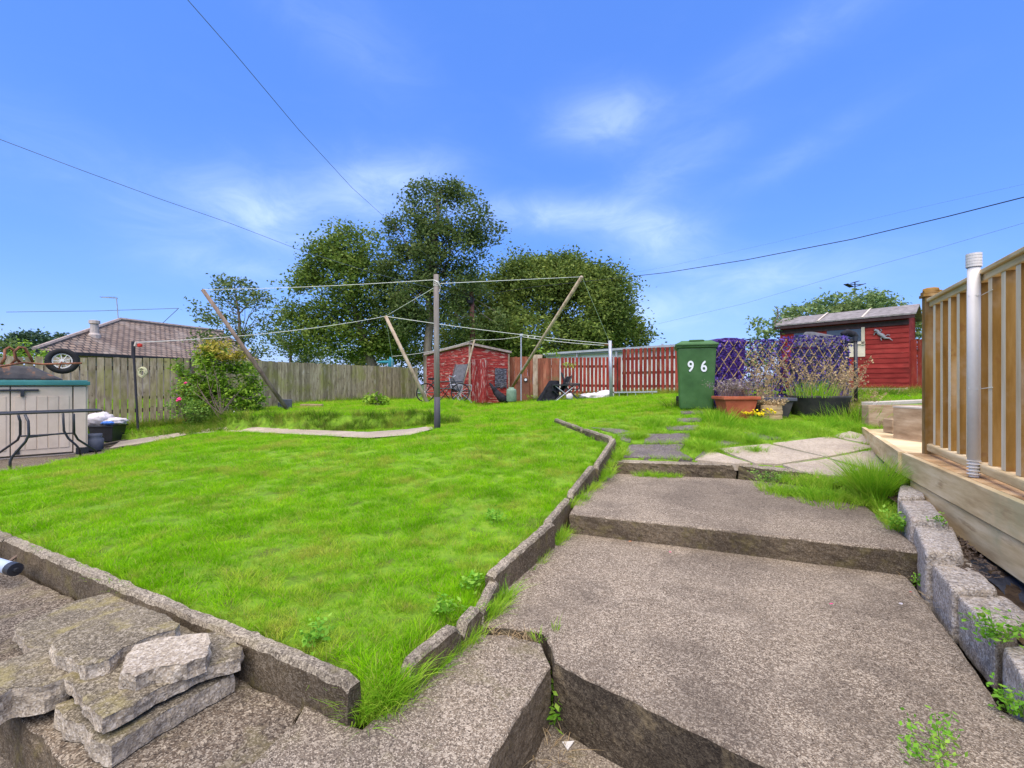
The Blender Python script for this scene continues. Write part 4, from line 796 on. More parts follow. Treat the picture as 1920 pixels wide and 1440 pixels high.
b = MB(); p = P(177, 633, 25.5); b.lathe(p, [(.28, -.4), (.28, .15), (.2, .25), (.18, .75), (.25, .78), (.25, .95), (.18, .97)], 10); c = b.build('chimney', 'flue', t)
b = MB(); p = P(222, 602, 28.5); b.tube([p, p + Vector((-.12, 0, 1.45))], .03, 6); b.bar(p + Vector((-1.1, 0, 1.5)), p + Vector((-.05, 0, 1.42)), .04, .05); 
for k in range(6): b.bar(p + Vector((-1.05 + k * .17, -.15, 1.5)), p + Vector((-1.05 + k * .17, .15, 1.5)), .02, .02)
b.build('aerial', 'galv', t)

# ------------------------------------------------------------------ storage box, wheelbarrow, table
BR = Vector((-6.88, 7.38, 0)); bd_ = Vector((-.728, -.686, 0)); bn = Vector((-.686, .728, 0)); W_ = 1.45
t = thing('storage_box', (BR.x, BR.y, ZC - 1.12), 'beige plastic garden storage box with teal lid at the left edge', 'storage box')
def SBp(s, o, z): c = BR + bd_ * s + bn * o; return Vector((c.x, c.y, ZC + z))
def sbox(b, s0, s1, o0, o1, z0, z1, mi=0): b.hexa([SBp(s0, o0, z0), SBp(s1, o0, z0), SBp(s1, o1, z0), SBp(s0, o1, z0)], [SBp(s0, o0, z1), SBp(s1, o0, z1), SBp(s1, o1, z1), SBp(s0, o1, z1)], None, mi)
b = MB(); sbox(b, 0, W_, .02, .75, -1.12, -.02); b.build('body', 'beige', t)
b = MB(); sbox(b, .02, W_ - .02, .012, .019, -1.10, -.03); b.build('door_gap', 'darkwood', t)
b = MB(); sbox(b, -.03, W_ + .03, -.04, .8, -.02, .04); sbox(b, 0, W_, 0, .76, .04, .06); b.build('lid', 'teal', t, bevel=.008)
for s0, s1 in ((.18, .84), (.852, 1.43)):
    b = MB(); sbox(b, s0, s1, 0.0, .02, -1.08, -.04); db = b.build('door', 'beige', t, bevel=.006)
    b = MB(); n = 5; w5 = (s1 - s0 - .06) / n
    for k in range(n): sbox(b, s0 + .03 + k * w5 + .006, s0 + .03 + (k + 1) * w5 - .006, -.009, .0, -1.0, -.19)
    b.build('door_panel', 'beige', t, bevel=.004)
b = MB(); sbox(b, .02, .165, -.004, .02, -1.10, -.04); b.build('corner_post', 'beige', t, bevel=.006)
b = MB(); sbox(b, -.01, .14, -.012, .03, -1.12, -1.02); b.build('foot', 'black', t); b = MB(); sbox(b, .75, .8, -.012, .0, -1.06, -1.0); b.build('vent', 'black', t)
b = MB(); sbox(b, .55, 1.1, -.03, -.01, -.11, -.08); sbox(b, .70, .74, -.045, -.01, -.19, -.08); b.build('latch', 'black', t)
wb = thing('wheelbarrow', tuple(SBp(.5, .4, .06)), 'rusty upturned wheelbarrow lying on the storage box lid, wheel in the air', 'wheelbarrow')
b = MB(); q0 = [SBp(.28, .1, .065), SBp(1.75, .05, .065), SBp(1.75, .62, .065), SBp(.28, .55, .065)]; q1 = [SBp(.62, .2, .27), SBp(1.6, .15, .33), SBp(1.6, .5, .33), SBp(.62, .45, .27)]; b.hexa(q0, q1); b.build('tray', 'tray', wb, bevel=.03)
wc = P(117, 677, 6.95); ax = Vector((.60, -.78, .08)).normalized(); e1 = ax.cross(Vector((0, 0, 1))).normalized(); e2 = e1.cross(ax)
def ring(r, n=28, c=wc): return [c + (e1 * math.cos(2 * math.pi * k / n) + e2 * math.sin(2 * math.pi * k / n)) * r for k in range(n + 1)]
b = MB(); b.tube(ring(.155), .042, 10, cap=False); wh = b.build('wheel', 'rubber', wb, True)
wh['_w'] = tuple(wb.location)
def sub(b, name, m, par, root, smooth=False):
    o = b.build(name, m, root, smooth); o.parent = par; return o
b = MB(); b.tube(ring(.112), .012, 8, cap=False)
for k in range(9): a_ = 2 * math.pi * k / 9; b.tube([wc + (e1 * math.cos(a_) + e2 * math.sin(a_)) * .02, wc + (e1 * math.cos(a_) + e2 * math.sin(a_)) * .11], .007, 5)
b.tube([wc - ax * .05, wc + ax * .05], .026, 10); sub(b, 'rim', 'white', wh, wb)
b = MB(); b.tube([P(153, 681, 6.8), P(80, 683, 6.72), P(45, 680, 6.6), P(20, 684, 6.3), P(-30, 692, 6.0)], .014, 8)
b.tube([P(62, 679, 6.6), P(54, 665, 6.55), P(46, 652, 6.5), P(36, 651, 6.45), P(27, 660, 6.42), P(29, 675, 6.4), P(20, 684, 6.4)], .017, 8)
b.tube([P(40, 682, 6.6), P(30, 672, 6.5), P(27, 658, 6.45), P(17, 651, 6.4), P(9, 656, 6.35), P(9, 672, 6.3), P(2, 683, 6.3)], .017, 8)
b.tube([P(110, 692, 6.8), P(116, 678, 6.8)], .01, 6); b.build('frame', 'rust', wb, True)
tb = thing('table_frame', tuple(P(100, 862, 6.6)), 'black metal garden table frame without a top, in front of the storage box', 'table frame')
def tz(p, z): return Vector((p[0], p[1], ZC + z))
cr = [(-6.07, 6.72), (-7.1, 5.5), (-7.35, 5.72), (-6.35, 6.95)]
b = MB(); 
for i in range(4): b.tube([tz(cr[i], -.392), tz(cr[(i + 1) % 4], -.392)], .017, 8)
b.build('top_frame', 'black', tb)
for pts, y0, y1 in (([(138, 776), (139, 812), (146, 824), (165, 836), (178, 844), (182, 853)], 6.62, 7.12), ([(118, 775), (120, 808), (128, 822), (142, 834), (149, 842), (151, 856)], 6.85, 7.05), ([(47, 778), (53, 790), (54, 815), (48, 828), (24, 855), (19, 865), (19, 880)], 6.05, 5.97), ([(34, 778), (38, 790), (38, 815), (33, 825), (0, 848), (-12, 856)], 6.3, 6.45)):
    b = MB(); n = len(pts); b.tube([P(u, v, y0 + (y1 - y0) * i / (n - 1)) for i, (u, v) in enumerate(pts)], .015, 8); b.build('leg', 'black', tb, True)
b = MB(); b.tube([P(38, 818, 6.25), P(138, 812, 6.75)], .011, 8); b.tube([P(54, 820, 6.05), P(120, 812, 6.9)], .011, 8); b.build('crossbar', 'black', tb)
p = PZ(192, 829, -1.12); t = thing('crate', tuple(p), 'black plastic crate of white bags beside the storage box', 'crate')
b = MB(); b.hexa([p + Vector(q) for q in ((-.2, 0, 0), (.14, .05, 0), (.1, .36, 0), (-.24, .31, 0))], [p + Vector(q) for q in ((-.25, -.04, .30), (.18, .02, .30), (.13, .4, .30), (-.28, .34, .30))]); b.build('body', 'black', t, bevel=.01)
b = MB(); b.hexa([p + Vector(q) for q in ((-.27, -.06, .29), (.20, 0, .29), (.15, .42, .29), (-.30, .36, .29))], [p + Vector(q) for q in ((-.27, -.06, .32), (.20, 0, .32), (.15, .42, .32), (-.30, .36, .32))]); b.build('rim', 'black', t, bevel=.006)
def blob(b, c, r, seed=0, n=14, amp=.35, fr=3):
    vs = []; c = Vector(c)
    for i in range(n + 1):
        th = math.pi * i / n
        for k in range(2 * n): ph = math.pi * k / n; d = Vector((math.sin(th) * math.cos(ph), math.sin(th) * math.sin(ph), math.cos(th))); s_ = 1 + amp * noise.noise(d * fr + Vector((seed, 0, 0))) + .12 * noise.noise(d * 9 + Vector((seed, 0, 0))); vs.append(c + Vector((d.x * r[0], d.y * r[1], d.z * r[2])) * s_)
    fs = [(i * 2 * n + k, i * 2 * n + (k + 1) % (2 * n), (i + 1) * 2 * n + (k + 1) % (2 * n), (i + 1) * 2 * n + k) for i in range(n) for k in range(2 * n)]
    return b.add(vs, fs)
b = MB(); blob(b, p + Vector((-.17, .15, .42)), (.22, .2, .14), 2); blob(b, p + Vector((.05, .2, .38)), (.2, .2, .08), 5); tag(b.build('plastic_bag', 'bag', smooth=True), 'crumpled white plastic bags heaped in the black crate', 'bag')
b = MB(); blob(b, p + Vector((.1, .0, .37)), (.11, .06, .035), 8); tag(b.build('plastic_bag', 'blue', smooth=True), 'small blue bag at the front rim of the black crate', 'bag')
p = PZ(176, 846, -1.12); b = MB(); b.lathe(p, [(.09, 0), (.12, .03), (.13, .2), (.1, .23), (.11, .25), (.11, .29), (.06, .29)], 16); tag(b.build('pot', 'bluegrey', smooth=True), 'small dark round pot between the storage box and the crate', 'pot')
b = MB(); b.bar(PZ(186, 836, -1.09), PZ(236, 826, -1.06), .09, .04); tag(b.build('plank', 'darkwood'), 'dark plank lying flat in front of the black crate', 'plank')
p = G(524, 768); b = MB(); b.box(p + Vector((0, .3, .1)), (.27, .05, .26), (0, 0, .1)); b.box(p + Vector((-.12, .25, .06)), (.06, .1, .2)); tag(b.build('grey_box', 'bluegrey', bevel=.01), 'small slate grey box against the board fence, near the leaning dark prop', 'box')
p = G(560, 766); b = MB(); b.box(p + Vector((.05, .6, .03)), (.55, .12, .1)); tag(b.build('trough', 'sleeper', bevel=.01), 'low wooden trough on the grass at the foot of the board fence', 'trough')

# ------------------------------------------------------------------ washing poles and lines
pb = G(820, 803); pb.y = 7.15; pb.x = (820 - 960) / F * 7.15; zt = ZC + (720 - 515) / F * 7.15; pb.z = gz(pb.x, pb.y) - .05
t = thing('washing_pole', tuple(pb), 'tall weathered wooden washing line pole in the middle of the lawn', 'pole')
b = MB(); b.tube([(pb.x - .004, pb.y, pb.z + .55), (pb.x - .012, pb.y, pb.z + 1.4), (pb.x - .018, pb.y, zt)], [.047, .044, .041], 14); b.build('pole', 'pole', t, True)
b = MB(); b.tube([(pb.x, pb.y, pb.z), (pb.x - .002, pb.y, pb.z + .3), (pb.x - .004, pb.y, pb.z + .55)], [.052, .049, .0475], 14); b.build('dark_foot', 'poledark', t, True)
b = MB(); cc = Vector((pb.x - .018, pb.y, zt - .16))
for k in range(5): b.tube([cc + Vector((math.cos(a) * .045, math.sin(a) * .045, .02 * math.sin(a + k) + k * .011)) for a in np.linspace(0, 6.28, 13)], .004, 5, cap=False)
b.tube([cc + Vector((.04, -.02, .04)), cc + Vector((.07, -.03, -.04)), cc + Vector((.05, -.03, -.12))], .004, 5); b.tube([cc + Vector((-.03, -.04, .07)), cc + Vector((.03, -.05, .03)), cc + Vector((.07, -.02, -.02))], .006, 5); b.build('knot', 'rope', t)
def prop(a, b_, r, m, label):
    mb = MB(); mb.tube([a, Vector(a).lerp(Vector(b_), .5), b_], [r * 1.05, r, r * .9], 8); tag(mb.build('clothes_prop', m, smooth=True, base=tuple(a)), label, 'clothes prop', 'wooden clothes props')
T1 = P(380, 543, 9.4); T2 = P(723, 593, 13.2); T3 = P(1091, 519, 11.5); T4 = P(890, 637, 15.5)
prop(G(540, 770), T1, .042, 'propdark', 'dark brown clothes prop leaning left, crossing in front of the bungalow trees'); prop(G(802, 756.5), T2, .055, 'prop', 'pale clothes prop leaning left just beside the central pole')
prop(G(941, 756), T3, .05, 'prop', 'long clothes prop leaning right, its top against the round tree')
def line(pts, r, m, label, name='washing_line', cat='washing line', sag=0.0, group=None):
    q = [Vector(p) for p in pts]
    if len(q) == 2 and sag: q = [q[0].lerp(q[1], k / 16) - Vector((0, 0, sag * 4 * (k / 16) * (1 - k / 16))) for k in range(17)]
    b = MB(); b.tube(q, r, 5); return tag(b.build(name, m), label, cat, group)
PT = Vector((pb.x, pb.y, zt - .08)); M3 = P(1143, 645, 14.0); N3 = P(977, 631, 15.5); K1 = P(252, 642, 9.6)
line([PT - Vector((.04, 0, 0)), T1], .0055, 'rope', 'washing line from the central pole left to the dark prop', sag=.03)
line([PT + Vector((.05, 0, -.06)), T3], .0055, 'rope', 'washing line from the central pole right to the long prop')
line([PT + Vector((-.04, 0, -.12)), T2], .006, 'rope', 'washing line running down from the central pole to the pale prop')
line([T2, K1], .007, 'rope', 'washing line from the pale prop left to the thin dark post with red pegs', sag=.12)
line([T2, M3], .008, 'rope', 'washing line from the pale prop right to the metal pole', sag=.05)
line([T3, M3 + Vector((0, 0, .05))], .006, 'rope', 'washing line from the long prop down to the metal pole')
line([M3 - Vector((0, 0, .05)), N3], .008, 'rope', 'washing line between the metal pole and the thin pole by the red fence', sag=.04)
line([N3, T4], .007, 'rope', 'washing line between the thin pole and the prop at the left red shed', sag=.04)
line([T4, P(735, 668, 18.5)], .008, 'rope', 'washing line from the shed prop back over the board fence', sag=.1)
line([T2, P(735, 668, 14.5), P(735, 690, 14.5)], .005, 'rope', 'cord hanging down from the top of the pale prop')
b = MB(); blob(b, P(733, 682, 18.6), (.12, .08, .25), 3, 8); blob(b, P(722, 679, 18.7), (.3, .06, .06), 5, 8); tag(b.build('cloth', 'tealfab', smooth=True), 'teal cloth hanging over the far board fence', 'cloth')
b = MB()
for k, (u, v) in enumerate([(437, 622), (990, 631), (1002, 633)]): b.box(P(u, v, (10.2, 15, 14.9)[k]), (.03, .04, .08), (0, .3 * k, 0))
tag(b.build('clothes_peg', 'bag'), kind='stuff')
mb_ = G(1146, 745); mb_.y = 14.0; mb_.x = (1146 - 960) / F * 14.0; b = MB(); b.tube([(mb_.x, 14, gz(mb_.x, 14)), (M3.x + .01, 14, M3.z + .1)], .055, 10)
t = thing('metal_pole', (mb_.x, 14, gz(mb_.x, 14)), 'grey metal washing line pole in front of the red slatted fence', 'pole'); b.build('pole', 'galv', t, True)
b = MB(); b.tube([M3 + Vector((-.16, 0, -.03)), M3 + Vector((.1, 0, -.03))], .02, 6); b.build('hook', 'rust', t)
b = MB(); q = P(977, 751, 15.5); b.tube([q, N3 + Vector((0, 0, .08))], .022, 8); b.box(N3 + Vector((0, 0, .05)), (.1, .1, .08)); tag(b.build('thin_pole', 'galv'), 'thin grey pole beside the left shed, washing line on its top', 'pole')
q = G(259, 808); b = MB(); b.tube([q, P(250, 650, 9.6)], .022, 8); b.tube([P(250, 672, 9.6), P(250, 640, 9.6)], .035, 8); t = thing('thin_post', tuple(q), 'thin dark post in front of the picket fence, red peg at top', 'post'); b.build('pole', 'cable', t)
b = MB(); b.lathe(P(262, 648, 9.55), [(.02, -.03), (.045, -.02), (.045, .03), (.02, .04)], 8); b.build('red_peg', 'redplastic', t); b = MB(); b.box(P(254, 645, 9.5), (.03, .03, .09), (0, .3, 0)); b.build('clip', 'sleepertop', t)
b = MB(); cq = P(266, 697, 9.45)
for k in range(9): b.tube([cq + Vector((math.cos(a) * (.055 + .012 * (k % 4)) + .01 * math.sin(3 * a + k), .012 * (k // 3), math.sin(a) * (.085 + .014 * math.sin(k * 2.3)) - .02 * (k % 3))) for a in np.linspace(0, 6.28, 18)], .008, 5, cap=False)
tag(b.build('rope_coil', 'coilrope'), 'coil of pale rope hanging on the picket fence beside the thin post', 'rope')

# telegraph pole and overhead wires
TP = P(884, 548, 24)
t = thing('telegraph_pole', tuple(P(886, 740, 24)), 'brown pole with brackets rising behind the left red shed', 'pole')
b = MB(); b.tube([P(888, 740, 24), TP], [.17, .12], 10); b.build('pole', 'telegraph', t, True)
b = MB(); b.lathe(P(881, 570, 23.8), [(.1, 0), (.17, .05), (.17, .35), (.1, .4)], 10); b.tube([P(878, 586, 23.9), P(893, 586, 24)], .04, 6); b.tube([P(876, 608, 24), P(895, 608, 24)], .04, 6); b.build('junction_box', 'cable', t)
b = MB(); b.tube([P(866, 595, 24), P(887, 591, 24)], .03, 6); b.tube([P(866, 595, 24), P(884, 612, 24)], .03, 6); b.build('bracket', 'galv', t)
def wire(pix, r, m, label):
    line([P(*q) for q in pix], r, m, label, 'overhead_wire', 'wire', group='overhead wires')
wire([(340, -14, 5.0), (440, 100, 5.6), (560, 243, 6.8), (660, 352, 10), (722, 408, 16), (790, 470, 20), (884, 552, 24)], .0045, 'cablegrey', 'grey overhead wire falling steeply from the top edge to the tall tree')
wire([(-30, 250, 8), (150, 318, 9), (300, 373, 10.5), (430, 418, 13), (560, 468, 17), (700, 512, 20), (884, 560, 24)], .0065, 'cablegrey', 'grey overhead wire from the left edge down into the trees')
wire([(1930, 367, 9), (1780, 405, 10.5), (1600, 448, 12.5), (1400, 487, 15), (1250, 511, 18), (1150, 522, 20), (1000, 538, 22), (884, 556, 24)], .012, 'cable', 'thick black overhead cable rising from the round tree to the right edge')
wire([(1930, 343, 12), (1700, 395, 14), (1450, 455, 18), (1250, 500, 22), (1150, 518, 23)], .0028, 'cablegrey', 'faint thin wire above the thick black cable at right')
wire([(1235, 607, 24), (1400, 568, 20), (1560, 521, 16), (1750, 468, 13), (1930, 415, 11)], .0045, 'cablegrey', 'thin grey wire rising to the right behind the green bin')
wire([(12, 585, 30), (180, 583, 30), (335, 578, 30)], .02, 'cablegrey', 'thin level wire above the bungalow roof')
wire([(335, 578, 30), (306, 605, 32)], .02, 'cablegrey', 'short wire sloping down to the bungalow ridge')
#EOF2
# ------------------------------------------------------------------ green wheelie bin
def textmesh(s, size, ext=.002, off=.0):
    c = bpy.data.curves.new('t', 'FONT'); c.body = s; c.size = size; c.extrude = ext; c.offset = off; c.align_x = 'CENTER'
    o = bpy.data.objects.new('t', c); COL.objects.link(o); bpy.context.view_layer.update()
    me = bpy.data.meshes.new_from_object(o.evaluated_get(bpy.context.evaluated_depsgraph_get())); bpy.data.objects.remove(o); bpy.data.curves.remove(c); return me
def wheelie(name, base, rot, hh, mb, ml, label, sc_=1.0):
    t = thing(name, tuple(base), label, 'wheelie bin'); rm = Matrix.Rotation(rot, 4, 'Z'); o = Vector(base)
    def q(x, y, z): return o + (rm @ Vector((x, y, z))) * sc_
    def bx(b, x0, x1, y0, y1, z0, x2, x3, y2, y3, z1): b.hexa([q(x0, y0, z0), q(x1, y0, z0), q(x1, y1, z0), q(x0, y1, z0)], [q(x2, y2, z1), q(x3, y2, z1), q(x3, y3, z1), q(x2, y3, z1)])
    b = MB(); bx(b, -.245, .245, .03, .55, 0, -.285, .285, -.03, .66, hh - .09); b.build('body', mb, t, bevel=.03)
    b = MB(); bx(b, -.30, .30, -.05, .68, hh - .10, -.305, .305, -.055, .69, hh - .055); b.build('rim', mb, t, bevel=.01)
    b = MB(); bx(b, -.318, .318, -.075, .69, hh - .065, -.31, .31, -.07, .69, hh - .03); bx(b, -.295, .295, -.05, .66, hh - .03, -.22, .22, .02, .6, hh + .015)
    bx(b, -.12, .12, -.02, .3, hh + .01, -.10, .10, 0, .28, hh + .03); b.build('lid', ml, t, bevel=.012)
    b = MB(); b.tube([q(-.22, .74, hh - .05), q(.22, .74, hh - .05)], .016, 8); b.tube([q(-.22, .66, hh - .06), q(-.22, .74, hh - .05)], .014, 6); b.tube([q(.22, .66, hh - .06), q(.22, .74, hh - .05)], .014, 6); b.build('handle', mb, t)
    for s in (-1, 1): b = MB(); b.tube([q(s * .24, .6, .1), q(s * .29, .6, .1)], .1, 16); b.build('wheel', 'rubber', t)
    return t, q
bb = P(1306, 768, 7.1); bb.z = ZC - .405
gb, gq = wheelie('wheelie_bin', bb, -.33, 1.07, 'bin', 'binlid', 'green wheelie bin with the white number 96 on its front')
for ch, xo in (('9', -.085), ('6', .105)):
    me = textmesh('6', .235, .0015, .004); o = bpy.data.objects.new('number', me); me.materials.append(mt['whitepaint']); COL.objects.link(o); o.parent = gb
    if ch == '9':
        mv = [v.co.copy() for v in me.vertices]; my = (min(q.y for q in mv) + max(q.y for q in mv))
        for v in me.vertices: v.co = Vector((-v.co.x, my - v.co.y, v.co.z))
    zz = .60; tilt = math.atan2(.06, .98); yy = .03 - .06 * (zz / .98) - .012
    o.location = Matrix.Rotation(-.33, 3, 'Z') @ Vector((xo, yy, zz)); o.rotation_euler = Euler((R(90) + tilt, 0, -.33)); o.scale = (.82, 1, 1)
b = MB()
wheelie('wheelie_bin', Vector((3.86, 8.05, gz(3.86, 8.05))), .1, 1.16, 'purple', 'purple', 'purple wheelie bin behind the left part of the flowered trellis')

# ------------------------------------------------------------------ trellis with artificial purple flowers
TL = Vector((3.2, 7.25, 0)); TR = Vector((5.62, 7.62, 0)); dT = (TR - TL); LT = dT.length; dT /= LT; nT = Vector((dT.y, -dT.x, 0))
def TP_(s, z, o=0): c = TL + dT * s + nT * o; return Vector((c.x, c.y, ZC + z))
def ttop(s): return .66 + .14 * s / LT + .02 * math.sin(s * 5)
t = thing('flower_trellis', tuple(TP_(LT / 2, -.4)), 'expanding willow trellis covered in purple artificial flowers beside the green bin', 'trellis')
b = MB(); p_ = .17; k = -8
while k * p_ < LT + 1.4:
    for sg in (1, -1):
        s0 = k * p_; pts = []
        for j in range(30):
            z = -.35 + j * .04; s = s0 + sg * (z + .35) * .72 + (0 if sg > 0 else .0)
            if 0 <= s <= LT and z < ttop(s): pts.append(TP_(s, z, .03 + .004 * sg))
        if len(pts) > 1: b.bar(pts[0], pts[-1], .011, .006, tuple(nT))
    k += 1
b.build('lattice', 'trelliswood', t)
for s in (1.22, 2.36): b = MB(); b.bar(TP_(s, -.45, -.03), TP_(s, ttop(s) - .02, -.03), .03, .03); b.build('stake', 'darkwood', t)
cen = []; 
while len(cen) < 7000:
    s = random.uniform(-.03, LT + .02); z = random.uniform(-.3, ttop(min(max(s, 0), LT)) + .03)
    n_ = .5 * noise.noise(Vector((s * 2.6, z * 2.6, 4))) + .6 * noise.noise(Vector((s * 9, z * 9, 1))) + .25; cut = -.05 if s > 1.2 else .02
    
    if .75 < s < 1.45: n_ += .22
    n_ += .15 * min(1, z + .2)
    if n_ > cut - .12 * random.random(): cen.append(TP_(s, z, random.uniform(-.03, .06)))
leafmesh('flowers', leafverts(np.array(cen), rng.uniform(.025, .06, len(cen)), .2, .55), 'purpleleaf', t)
cen = [TP_(random.gauss(0, .06) - .03, -.28 + random.gauss(0, .06), random.uniform(0, .1)) for _ in range(240)]
leafmesh('trailing_flowers', leafverts(np.array(cen), rng.uniform(.03, .06, 240), .2, .6), 'purpleleaf', t)
# barbecue behind the trellis
t = thing('barbecue', tuple(P(1540, 750, 8.3)), 'grey lidded barbecue mostly hidden behind the purple trellis', 'barbecue')
b = MB(); z0 = 8.2; b.hexa([P(1484, 652, z0), P(1592, 652, z0), P(1592, 652, z0 + .5), P(1484, 652, z0 + .5)], [P(1490, 634, z0 + .05), P(1588, 632, z0 + .05), P(1580, 632, z0 + .45), P(1496, 634, z0 + .45)])
b.hexa([P(1502, 634, z0 + .06), P(1588, 633, z0 + .06), P(1582, 633, z0 + .4), P(1506, 634, z0 + .4)], [P(1508, 622, z0 + .12), P(1524, 622, z0 + .12), P(1524, 623, z0 + .34), P(1510, 623, z0 + .34)]); b.build('lid', 'greyfab', t, bevel=.03)
b = MB(); b.hexa([P(1478, 745, z0), P(1592, 745, z0), P(1592, 745, z0 + .5), P(1478, 745, z0 + .5)], [P(1484, 653, z0), P(1592, 653, z0), P(1592, 653, z0 + .5), P(1484, 653, z0 + .5)]); b.build('firebox', 'black', t)
b = MB(); b.tube([P(1578, 626, 7.9), P(1588, 623, 7.9), P(1600, 627, 7.9), P(1606, 633, 7.9), P(1601, 639, 7.9), P(1586, 640, 7.9)], [.03, .06, .06, .04, .05, .03], 8); b.build('side_cover', 'blackfab', t, True)
for u in (1492, 1584): b = MB(); q = P(u, 700, z0 + .2); b.tube([q, (q.x, q.y, gz(q.x, q.y))], .02, 6); b.build('leg', 'black', t)
q = P(1605, 750, 7.55); b = MB(); b.tube([(q.x, q.y, gz(q.x, q.y) - .02), P(1604, 634, 7.55)], .027, 10); t = thing('black_post', (q.x, q.y, gz(q.x, q.y)), 'black metal post standing at the right end of the flowered trellis', 'post'); b.build('pole', 'black', t, True)
b = MB(); b.tube([P(1604, 631, 7.55), P(1604, 640, 7.55)], .04, 10); b.bar(P(1586, 641, 7.6), P(1604, 637, 7.55), .03, .03); b.build('bracket', 'black', t)

# ------------------------------------------------------------------ planters and dry plants
def blades(b, c, n, hmin, hmax, spread, lean, w, dirbias=(0, 0), seg=4, seed_head=0, curl=.5):
    for _ in range(n):
        a = random.uniform(0, 6.283); r = spread * math.sqrt(random.random()); p = Vector((c[0] + r * math.cos(a), c[1] + r * math.sin(a), c[2])); hh = random.uniform(hmin, hmax)
        la = a + random.gauss(0, .7); l = lean * random.uniform(.3, 1.2) * (.35 + r / max(spread, 1e-4)); dx = math.cos(la) * l + dirbias[0]; dy = math.sin(la) * l + dirbias[1]
        f = random.uniform(0, 3.14); sx, sy = math.cos(f) * w / 2, math.sin(f) * w / 2; vs = []; vr = random.random()
        for k in range(seg + 1):
            t_ = k / seg; q = p + Vector((dx * hh * t_ ** (1 + curl), dy * hh * t_ ** (1 + curl), hh * (t_ - .25 * curl * l * t_ * t_)))
            wk = (1 - t_ ** 2 * .9)
            vs += [q + Vector((sx * wk, sy * wk, 0)), q - Vector((sx * wk, sy * wk, 0))]
        b.add(vs, [(2 * k, 2 * k + 1, 2 * k + 3, 2 * k + 2) for k in range(seg)], vr)
        if seed_head:
            for j in range(seed_head):
                t_ = 1 - .32 * random.random(); q = p + Vector((dx * hh * t_ ** (1 + curl), dy * hh * t_ ** (1 + curl), hh * (t_ - .25 * curl * l * t_ * t_))) + Vector([random.gauss(0, .012) for _ in range(3)])
                s1 = Vector([random.gauss(0, .010) for _ in range(3)]); s2 = Vector([random.gauss(0, .007) for _ in range(3)])
                b.add([q - s1, q - s2, q + s1, q + s2], [(0, 1, 2, 3)], random.random())
    return b
def stems_leaves(name, c, n, hh, spread, leaf, m, label, cat, nl=8, flower=None, fsize=.03, group=None, lean=.5):
    t = thing(name, tuple(c), label, cat, group); bs = MB(); cen = []; fl = []
    for _ in range(n):
        a = random.uniform(0, 6.283); r = random.uniform(0, spread * .35); p = Vector(c) + Vector((r * math.cos(a), r * math.sin(a), 0)); L = random.uniform(.5, 1) * hh
        e = p + Vector((math.cos(a) * spread * lean * random.random(), math.sin(a) * spread * lean * random.random(), L)); bs.tube([p, p.lerp(e, .5) + Vector((0, 0, .25 * (e - p).length * lean * .5)), e], [.0016, .0012, .0008], 4)
        for j in range(nl):
            t_ = random.uniform(.15, 1); cen.append(p.lerp(e, t_) + Vector((0, 0, t_ * (1 - t_) * (e - p).length * lean * .5)) + Vector([random.gauss(0, leaf * .7) for _ in range(3)]))
        fl.append(e)
    leafmesh('foliage', leafverts(np.array([tuple(q) for q in cen]), rng.uniform(.7, 1.2, len(cen)) * leaf, .6, .5), m, t); bs.build('stem', m, t)
    if flower:
        fb = MB()
        for e in fl:
            for _ in range(4): fb.box(e + Vector([random.gauss(0, fsize * .7) for _ in range(3)]) + Vector((0, 0, fsize * .3)), (fsize, fsize, fsize * .5), (random.random(), random.random(), random.random()))
        fb.build('flower', flower, t)
    return t
p = G(1385, 786); by = p.y; t = thing('planter', tuple(p), 'terracotta trough planter in front of the left part of the trellis', 'planter')
q0 = P(1366, 786, by); q1 = P(1406, 786, by); zt = p.z + .33
b = MB(); y2 = by + .28; b.hexa([(q0.x, by, p.z - .02), (q1.x + .03, by, p.z - .02), (q1.x + .05, y2, p.z - .02), (q0.x, y2, p.z - .02)], [(q0.x - .07, by - .04, zt - .04), (q1.x + .10, by - .04, zt - .04), (q1.x + .12, y2 + .04, zt - .04), (q0.x - .07, y2 + .04, zt - .04)]); b.build('body', 'terracotta', t, bevel=.01)
b = MB(); b.hexa([(q0.x - .1, by - .07, zt - .045), (q1.x + .13, by - .07, zt - .045), (q1.x + .15, y2 + .07, zt - .045), (q0.x - .1, y2 + .07, zt - .045)], [(q0.x - .1, by - .07, zt), (q1.x + .13, by - .07, zt), (q1.x + .15, y2 + .07, zt), (q0.x - .1, y2 + .07, zt)]); b.build('rim', 'terracotta', t, bevel=.008)
pc = Vector(((q0.x + q1.x) / 2, by + .14, zt - .01)); b = MB()
for dx in (-.13, 0, .13): blades(b, pc + Vector((dx, 0, 0)), 110, .12, .30, .10, .7, .004, seed_head=3)
tag(b.build('lavender_plant', 'lavender'), 'grey brown lavender growing in the terracotta trough', 'plant')
p2 = G(1456, 783, 5); by = 6.75; b = MB(); g0 = gz(3.9, by)
t = thing('planter', (3.92, by, g0), 'square dark planter with slate grey rim behind the straw roll', 'planter')
b.hexa([(3.66, by, g0), (4.1, by, g0), (4.12, by + .4, g0), (3.66, by + .4, g0)], [(3.60, by - .03, g0 + .26), (4.17, by - .03, g0 + .26), (4.19, by + .43, g0 + .26), (3.60, by + .43, g0 + .26)]); b.build('body', 'darkpot', t, bevel=.01)
b = MB(); b.hexa([(3.57, by - .06, g0 + .25), (4.2, by - .06, g0 + .25), (4.22, by + .46, g0 + .25), (3.57, by + .46, g0 + .25)], [(3.57, by - .06, g0 + .30), (4.2, by - .06, g0 + .30), (4.22, by + .46, g0 + .30), (3.57, by + .46, g0 + .30)]); b.build('rim', 'bluegrey', t, bevel=.01)
